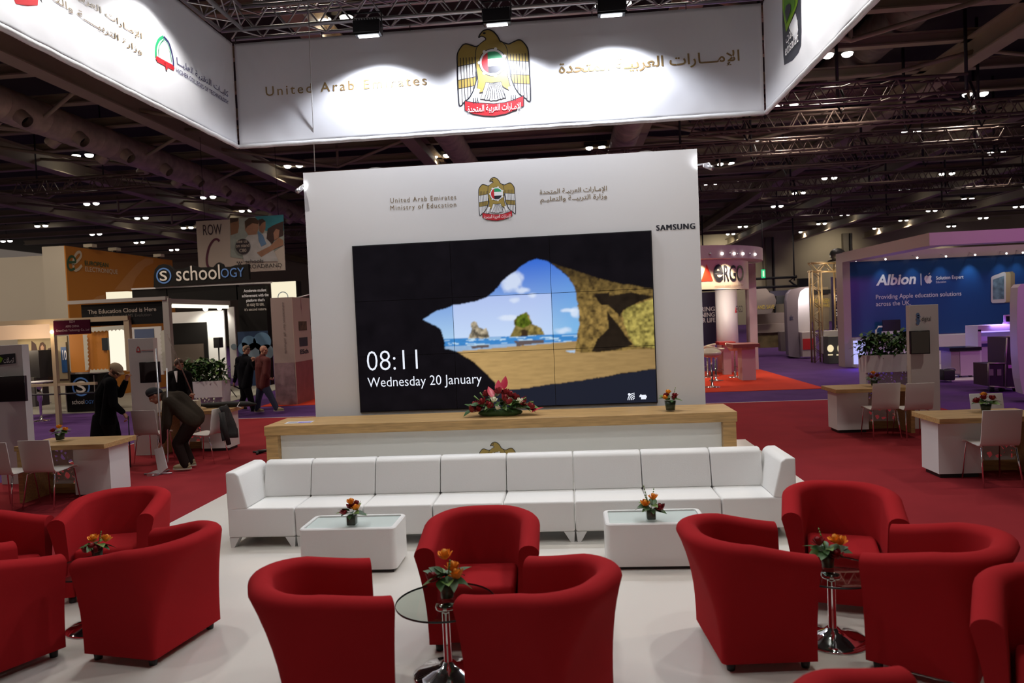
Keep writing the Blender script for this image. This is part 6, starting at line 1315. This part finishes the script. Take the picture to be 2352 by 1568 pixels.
def head(b, c, fwd, up, s=1.0):
    "skull, jaw, nose, ears, brow and lips around centre c"
    f = Vector(fwd).normalized(); u = Vector(up).normalized(); u = (u-f*u.dot(f)).normalized(); r = f.cross(u); c = Vector(c); M = Matrix((r, f, u)).transposed()
    def el(x, y, z, rx, ry, rz):
        k = len(b.v); b.ball((0, 0, 0), (rx*s, ry*s, rz*s), skin, 14, 10)
        for i in range(k, len(b.v)): b.v[i] = tuple(c+M @ (Vector(b.v[i])+Vector((x, y, z))*s))
    el(0, -.012, .025, .076, .096, .088); el(0, .022, -.045, .058, .066, .070); el(0, .062, -.088, .030, .024, .022)
    el(0, .096, -.018, .013, .020, .026); el(0, .085, .018, .050, .014, .012); el(0, .085, -.058, .024, .012, .008)
    for q in (-1, 1): el(q*.077, -.012, -.012, .010, .022, .032); el(q*.042, .070, -.03, .022, .018, .018)
    return lambda x, y, z: c+M @ (Vector((x, y, z))*s)
def shoes(t, feet, m, sole):
    for p, d in feet:
        d = Vector(d); d.z = 0; L = d.normalized(); b = MB(); q = Vector(p)
        s = Vector((-L.y, L.x, 0))
        k = len(b.v); b.ball((0, 0, 0), (.05, .135, .045), m, 14, 8); b.ball((0, -.06, .03), (.045, .06, .05), m, 12, 8)
        for i in range(len(b.v)): x, y, z = b.v[i]; z = max(z, -.032); b.v[i] = tuple(q+s*x+L*y+Vector((0, 0, z+.04)))
        for j in range(2):
            ring = [q+s*(.052*math.cos(2*PI*a/18))+L*(.138*math.sin(2*PI*a/18))+Vector((0, 0, .0+.022*j)) for a in range(18)]
            if j == 0: r0 = ring
        b.add(r0+ring, [tuple(range(18))[::-1], tuple(range(18, 36))]+[(i, (i+1) % 18, (i+1) % 18+18, i+18) for i in range(18)], sole); b.build('shoe', t, fixn=False)
def person(label, base, J, look, up, coat, trousers, shoe, sole, hands, feet, coat_extra=None, tlen=None, upperR=1.0, coatname='jacket'):
    t = thing('person', label, 'person', base); Q = {k: Vector(v)-t.location for k, v in J.items()}
    b = MB(); hd = head(b, Q['head'], look, up)
    limb(b, [Q['head']-Vector(up)*.05-Vector(look).normalized()*.02, Q['neck']], [.052, .058]); limb(b, [Q['neck'], Q['chest'], Q['pelvis']], [.07, .13, .12])
    for s in 'LR':
        limb(b, [Q['neck']-(Q['neck']-Q['chest'])*.2, Q['sh'+s], Q['el'+s], Q['wr'+s]], [.07, .055, .040, .028]); limb(b, [Q['pelvis'], Q['hip'+s], Q['kn'+s], Q['an'+s]], [.1, .085, .055, .04])
        d, n, cu = hands[s]; hand(b, Q['wr'+s], d, n, 1.0, cu)
        limb(b, [Q['an'+s], Q['an'+s]+Vector(feet[s]).normalized()*.10-Vector((0, 0, .04))], [.038, .03])
    fuse(b, 'body', t, skin, .0065, 4)
    b = MB(); u = upperR
    limb(b, [Q['neck'], Q['chest'], Q['pelvis']], [.085, .155*u, .150*u]); limb(b, [Q['shL'], Q['shR']], [.088, .088]); nk = Q['neck'].lerp(Q['chest'], .28); limb(b, [nk, Q['shL']], [.098, .088]); limb(b, [nk, Q['shR']], [.098, .088]); limb(b, [Q['shL'], Q['hipL']], [.088, .11*u]); limb(b, [Q['shR'], Q['hipR']], [.088, .11*u])
    for s in 'LR': limb(b, [Q['sh'+s], Q['el'+s], Q['wr'+s].lerp(Q['el'+s], .12)], [.080, .060, .046])
    if coat_extra: coat_extra(b, Q)
    fuse(b, coatname, t, coat, .012, 5)
    b = MB()
    for s in 'LR': limb(b, [Q['pelvis'].lerp(Q['hip'+s], .4), Q['hip'+s], Q['kn'+s], Q['an'+s]-Vector((0, 0, .02))], [.115, .110, .078, .066])
    fuse(b, 'trousers', t, trousers, .012, 5)
    shoes(t, [(Q['an'+s]-Vector((0, 0, .085))+Vector(feet[s]).normalized()*.05, feet[s]) for s in 'LR'], shoe, sole)
    for q in (-1, 1): b = MB(); b.ball(hd(q*.032, .086, .0), .0075, mat('eye_dark', (.02, .015, .012), .2), 8, 6); b.build('eye', t)
    return t, hd, Q
def cap(t, hd, m, name, pts=None, zc=.03, r=(.084, .104, .092), cut=.0):
    b = MB(); n, k = 20, 9; v = []
    for i in range(k+1):
        a = PI/2*i/k*1.25-.39+.0
        for j in range(n):
            t_ = 2*PI*j/n; rr = math.cos(a); z = r[2]*math.sin(a); y = r[1]*rr*math.sin(t_); zz = z+zc+(cut*y/.1)
            v.append(hd(r[0]*rr*math.cos(t_), y-.012, zz))
    b.add(v, [(i*n+j, i*n+(j+1) % n, (i+1)*n+(j+1) % n, (i+1)*n+j) for i in range(k) for j in range(n)], m, True); o = b.build(name, t, fixn=False); o.modifiers.new('s', 'SOLIDIFY').thickness = .008; return o
P_ = lambda px, py, Y, dy=0: at(px, py, Y=Y+dy)
blackc = mat('black_wool', (.004, .004, .005), .95, spec=.08); brownj = mat('olive_brown_jacket', (.034, .026, .019), .95, bump=(30, .2), spec=.1); darkt = mat('dark_brown_trousers', (.016, .009, .008), .95, spec=.1); suit = mat('black_suit', (.006, .005, .006), .9, spec=.1)
fleece = mat('black_fleece', (.006, .006, .008), .95, spec=.08); hood = mat('dark_red_hoodie', (.085, .010, .008), .85); jeans = mat('blue_jeans', (.022, .028, .060), .8); khs = mat('khaki_trainer', (.24, .19, .10), .6); sol = mat('pale_sole', (.38, .35, .28), .6); blks = mat('black_shoe', (.012, .011, .011), .4)
# man in the long black coat
Y0 = 10.6; bx = P_(250, 1000, Y0).x
J = dict(head=P_(266, 851, Y0), neck=P_(252, 868, Y0), chest=P_(242, 905, Y0), pelvis=P_(243, 962, Y0), shL=P_(255, 880, Y0, -.17), shR=P_(248, 878, Y0, .17), elL=P_(262, 930, Y0, -.2), elR=P_(276, 905, Y0, .2), wrL=P_(284, 948, Y0, -.12), wrR=P_(290, 872, Y0, .15))
for s, dy, dx in (('L', -.1, 4), ('R', .1, -4)): p = P_(244+dx, 972, Y0, dy); J['hip'+s] = p; J['kn'+s] = Vector((p.x+.02, p.y, .50)); J['an'+s] = Vector((p.x-.01+.12*(s == 'L'), p.y, .075+ZC))
def skirt(b, Q):
    p = (Q['hipL']+Q['hipR'])/2
    b.lathe([(.0, .16), (.17, .15), (.19, .05), (.205, -.02), (.225, -.18), (.24, -.45), (.0, -.46)], blackc, (p.x-.02, p.y, p.z), 20, 1, .85)
t, hd, Q = person('man in a long black coat and tan flat cap bending over with a thin stick', (bx, Y0, ZC), J, (.80, -.15, -.62), (.5, 0, .85), blackc, suit, blks, blks, {'L': ((.5, 0, -.8), (-.8, 0, -.5), .7), 'R': ((.3, -.1, .9), (.8, 0, -.3), 1.0)}, {'L': (1, -.2, 0), 'R': (1, .2, 0)}, skirt, coatname='long_coat')
cap(t, hd, hairb, 'hair', zc=.005, r=(.081, .101, .085), cut=-.03)
o = cap(t, hd, mat('tan_cap_cloth', (.33, .24, .15), .85), 'flat_cap', zc=.038, r=(.088, .112, .078), cut=.0); b = MB(); b.add([hd(x, y, z) for x, y, z in ((-.07, .075, .035), (0, .09, .04), (.07, .075, .035), (.055, .125, .025), (0, .14, .026), (-.055, .125, .025))], [(0, 1, 4, 5), (1, 2, 3, 4)], MATS['tan_cap_cloth']); b.build('cap_peak', t).modifiers.new('s', 'SOLIDIFY').thickness = .008
b = MB(); a0, a1 = at(295, 958, Y=10.5), at(297, 1022, Y=10.5); a1.z = ZC; b.tube([a0+Vector((0, 0, .02)), a1], .008, black, 6); o = b.build('walking_stick'); tag(o, 'thin dark stick held by the man in the long black coat', 'stick')
# bending man with the beanie
Y0 = 10.25
J = dict(head=P_(357, 908, Y0), neck=P_(382, 910, Y0), chest=P_(408, 922, Y0), pelvis=P_(445, 958, Y0), shL=P_(388, 922, Y0, -.19), shR=P_(386, 915, Y0, .17), elL=P_(385, 972, Y0, -.22), elR=P_(380, 965, Y0, .15), wrL=P_(371, 1018, Y0, -.15), wrR=P_(376, 1010, Y0, .05), hipL=P_(442, 966, Y0, -.11), hipR=P_(445, 964, Y0, .11), knL=P_(407, 1018, Y0, -.13), knR=P_(418, 1015, Y0, .13), anL=P_(426, 1064, Y0, -.12), anR=P_(438, 1056, Y0, .12))
t, hd, Q = person('man in a dark beanie and brown jacket bending down to a leaflet stand', (-5.85, Y0, ZC), J, (-.72, -.25, -.58), (-.35, 0, .93), brownj, darkt, khs, sol, {'L': ((-.25, 0, -.95), (-.6, .3, 0), .6), 'R': ((-.1, 0, -.95), (-.6, -.3, 0), .6)}, {'L': (-1, -.12, 0), 'R': (-1, .05, 0)}, None, upperR=1.08)
cap(t, hd, mat('beanie_black', (.010, .011, .016), .9), 'beanie', zc=.040, r=(.088, .108, .100), cut=.035); cap(t, hd, mat('beanie_band', (.05, .05, .055), .9), 'beanie_band', zc=.032, r=(.090, .110, .035), cut=.035)
# man in a suit behind him, holding a long pole
Y0 = 12.9
J = dict(head=P_(411, 836, Y0), neck=P_(410, 852, Y0), chest=P_(412, 878, Y0), pelvis=P_(416, 925, Y0), shL=P_(393, 862, Y0, -.03), shR=P_(430, 862, Y0, .03), elL=P_(390, 898, Y0, -.1), elR=P_(436, 896, Y0, -.05), wrL=P_(404, 918, Y0, -.2), wrR=P_(441, 915, Y0, -.15))
for s, dx in (('L', -8), ('R', 8)): p = P_(416+dx, 930, Y0); J['hip'+s] = p; J['kn'+s] = Vector((p.x, p.y-.02, .5)); J['an'+s] = Vector((p.x, p.y, .075+ZC))
t, hd, Q = person('man in a black suit and white shirt behind the bending man', (P_(416, 930, Y0).x, Y0, ZC), J, (.75, -.6, -.1), (0, 0, 1), suit, suit, blks, blks, {'L': ((.6, -.4, -.4), (0, -.5, .5), .8), 'R': ((.2, -.3, .8), (0, 1, 0), 1.2)}, {'L': (.4, -1, 0), 'R': (.6, -1, 0)}, coatname='suit_jacket')
cap(t, hd, hairb, 'hair', zc=.012, r=(.082, .102, .090), cut=.04)
b = MB(); c = Q['neck']; b.poly([c+Vector(p) for p in ((-.02, -.10, .0), (.045, -.11, .01), (.055, -.165, -.20))], inkw); b.build('shirt_front', t).modifiers.new('s', 'SOLIDIFY').thickness = .02
b = MB(); b.tube([at(384, 768, Y=12.6), at(441, 902, Y=12.72)], .012, mat('pole_grey', (.22, .17, .15), .5), 6); o = b.build('long_pole'); tag(o, 'long thin pole slanting past the face of the man in the black suit', 'pole')
# two walking men
def walker(Y0, hd_, label, top, bot, coat, tr, sh, so, dirs=1):
    hx, hy = hd_; J = dict(head=P_(hx, hy, Y0), neck=P_(hx-3, hy+15, Y0), chest=P_(hx-4, hy+38, Y0), pelvis=P_(hx-2, hy+78, Y0), **bot); J.update(top)
    return J
Y0 = 17.35
J = walker(Y0, (566, 803), '', dict(shL=P_(548, 826, Y0, .16), shR=P_(578, 828, Y0, -.16), elL=P_(543, 856, Y0, .2), elR=P_(588, 846, Y0, -.25), wrL=P_(538, 878, Y0, .2), wrR=P_(581, 829, Y0, -.36)), dict(hipL=P_(560, 886, Y0, .1), hipR=P_(566, 886, Y0, -.1), knL=P_(560, 910, Y0, .1), knR=P_(575, 912, Y0, -.1), anL=P_(552, 932, Y0, .1), anR=P_(582, 938, Y0, -.1)), 0, 0, 0, 0)
t, hd, Q = person('walking man with short fair hair, glasses and a black fleece', (P_(564, 940, Y0).x, Y0, -.03), J, (.9, -.4, 0), (0, 0, 1), fleece, suit, blks, blks, {'L': ((-.2, 0, -1), (1, 0, 0), .6), 'R': ((.2, .1, .9), (-.6, .6, 0), 1.2)}, {'L': (1, -.1, 0), 'R': (1, -.1, 0)}, upperR=1.15, coatname='fleece')
cap(t, hd, hairg, 'hair', zc=.02, r=(.081, .101, .085), cut=.05)
b = MB()
for q in (-1, 1): b.tube([hd(q*.035+.026*math.cos(a*PI/5), .105, .003+.019*math.sin(a*PI/5)) for a in range(11)], .003, black, 5); b.tube([hd(q*.062, .10, .008), hd(q*.08, .0, .008)], .003, black, 5)
b.tube([hd(-.01, .107, .005), hd(.01, .107, .005)], .003, black, 5); b.build('glasses', t)
b = MB(); p = rel(t, [P_(538, 886, Y0, .2)])[0]; b.tube([p+Vector((-.22, 0, .10)), p, p+Vector((.25, 0, -.14))], .018, black, 8); o = b.build('rolled_umbrella', loc=t.location); tag(o, 'thin dark rolled umbrella in the hand of the man in the black fleece', 'umbrella')
Y0 = 16.75
J = walker(Y0, (606, 804), '', dict(shL=P_(594, 826, Y0, .17), shR=P_(614, 828, Y0, -.17), elL=P_(593, 852, Y0, .2), elR=P_(611, 857, Y0, -.25), wrL=P_(598, 872, Y0, .15), wrR=P_(618, 869, Y0, -.22)), dict(hipL=P_(600, 886, Y0, .1), hipR=P_(608, 886, Y0, -.1), knL=P_(594, 914, Y0, .1), knR=P_(622, 911, Y0, -.1), anL=P_(591, 938, Y0, .1), anR=P_(636, 937, Y0, -.1)), 0, 0, 0, 0)
t, hd, Q = person('walking bald man in a dark red hoodie and blue jeans', (P_(606, 945, Y0).x, Y0, -.03), J, (.9, -.3, 0), (0, 0, 1), hood, jeans, khs, sol, {'L': ((.3, 0, -1), (1, 0, 0), .6), 'R': ((.8, 0, -.3), (0, .4, 1), .8)}, {'L': (1, -.2, 0), 'R': (1, -.1, .3)}, upperR=1.1, coatname='hoodie')

# ---------------------------------------------------------------- pieces that belong to a part hang below it
NEST = {'lens': ('lamp_head', 'housing'), 'barn_door': ('housing',), 'cooling_fins': ('housing',), 'screen': ('casing', 'holder'), 'latch_plate': ('lower_lid',), 'logo_leaf': ('logo_panel',), 'logo_drop': ('logo_panel',), 'logo_lettering': ('logo_panel',), 'sign_lettering': ('sign_board', 'name_sign'), 'badge_lettering': ('badge',), 'poster_blue_panel': ('poster',), 'poster_lettering': ('poster',), 'ribbon_lettering': ('emblem',), 'eye': ('body',), 'glasses': ('body',), 'cap_peak': ('flat_cap',), 'beanie_band': ('beanie',), 'swoosh_print': ('orange_side',), 'e_logo': ('orange_side',), 'tablet_screen': ('tablet_print',), 'small_screen': ('orange_panel',), 'blue_print': ('white_panel',), 'cloud_print': ('text_column',), 'sky_print': ('text_column',), 'wave_print': ('pillar_body',), 'cabinet': ('niche',), 'door_window': ('side_panel',), 'glass_edge': ('glass_top',), 'leaf_lining': ('vase',), 'fruit_leaf': ('fruit_logo',), 'downlight': ('top_ring',)}
base = lambda o: o.name.split('.')[0]
for top in [o for o in bpy.data.objects if o.parent is None and 'label' in o]:
    ks = sorted(kids(top), key=lambda o: o.name); by = {}
    for k in ks: by.setdefault(base(k), []).append(k)
    for nm, ps in NEST.items():
        for i, k in enumerate(by.get(nm, [])):
            for p in ps:
                L = by.get(p)
                if L:
                    q = L[i] if i < len(L) and len(L) == len(by[nm]) else L[0]; k.parent = q; k.matrix_parent_inverse = q.matrix_basis.inverted(); break
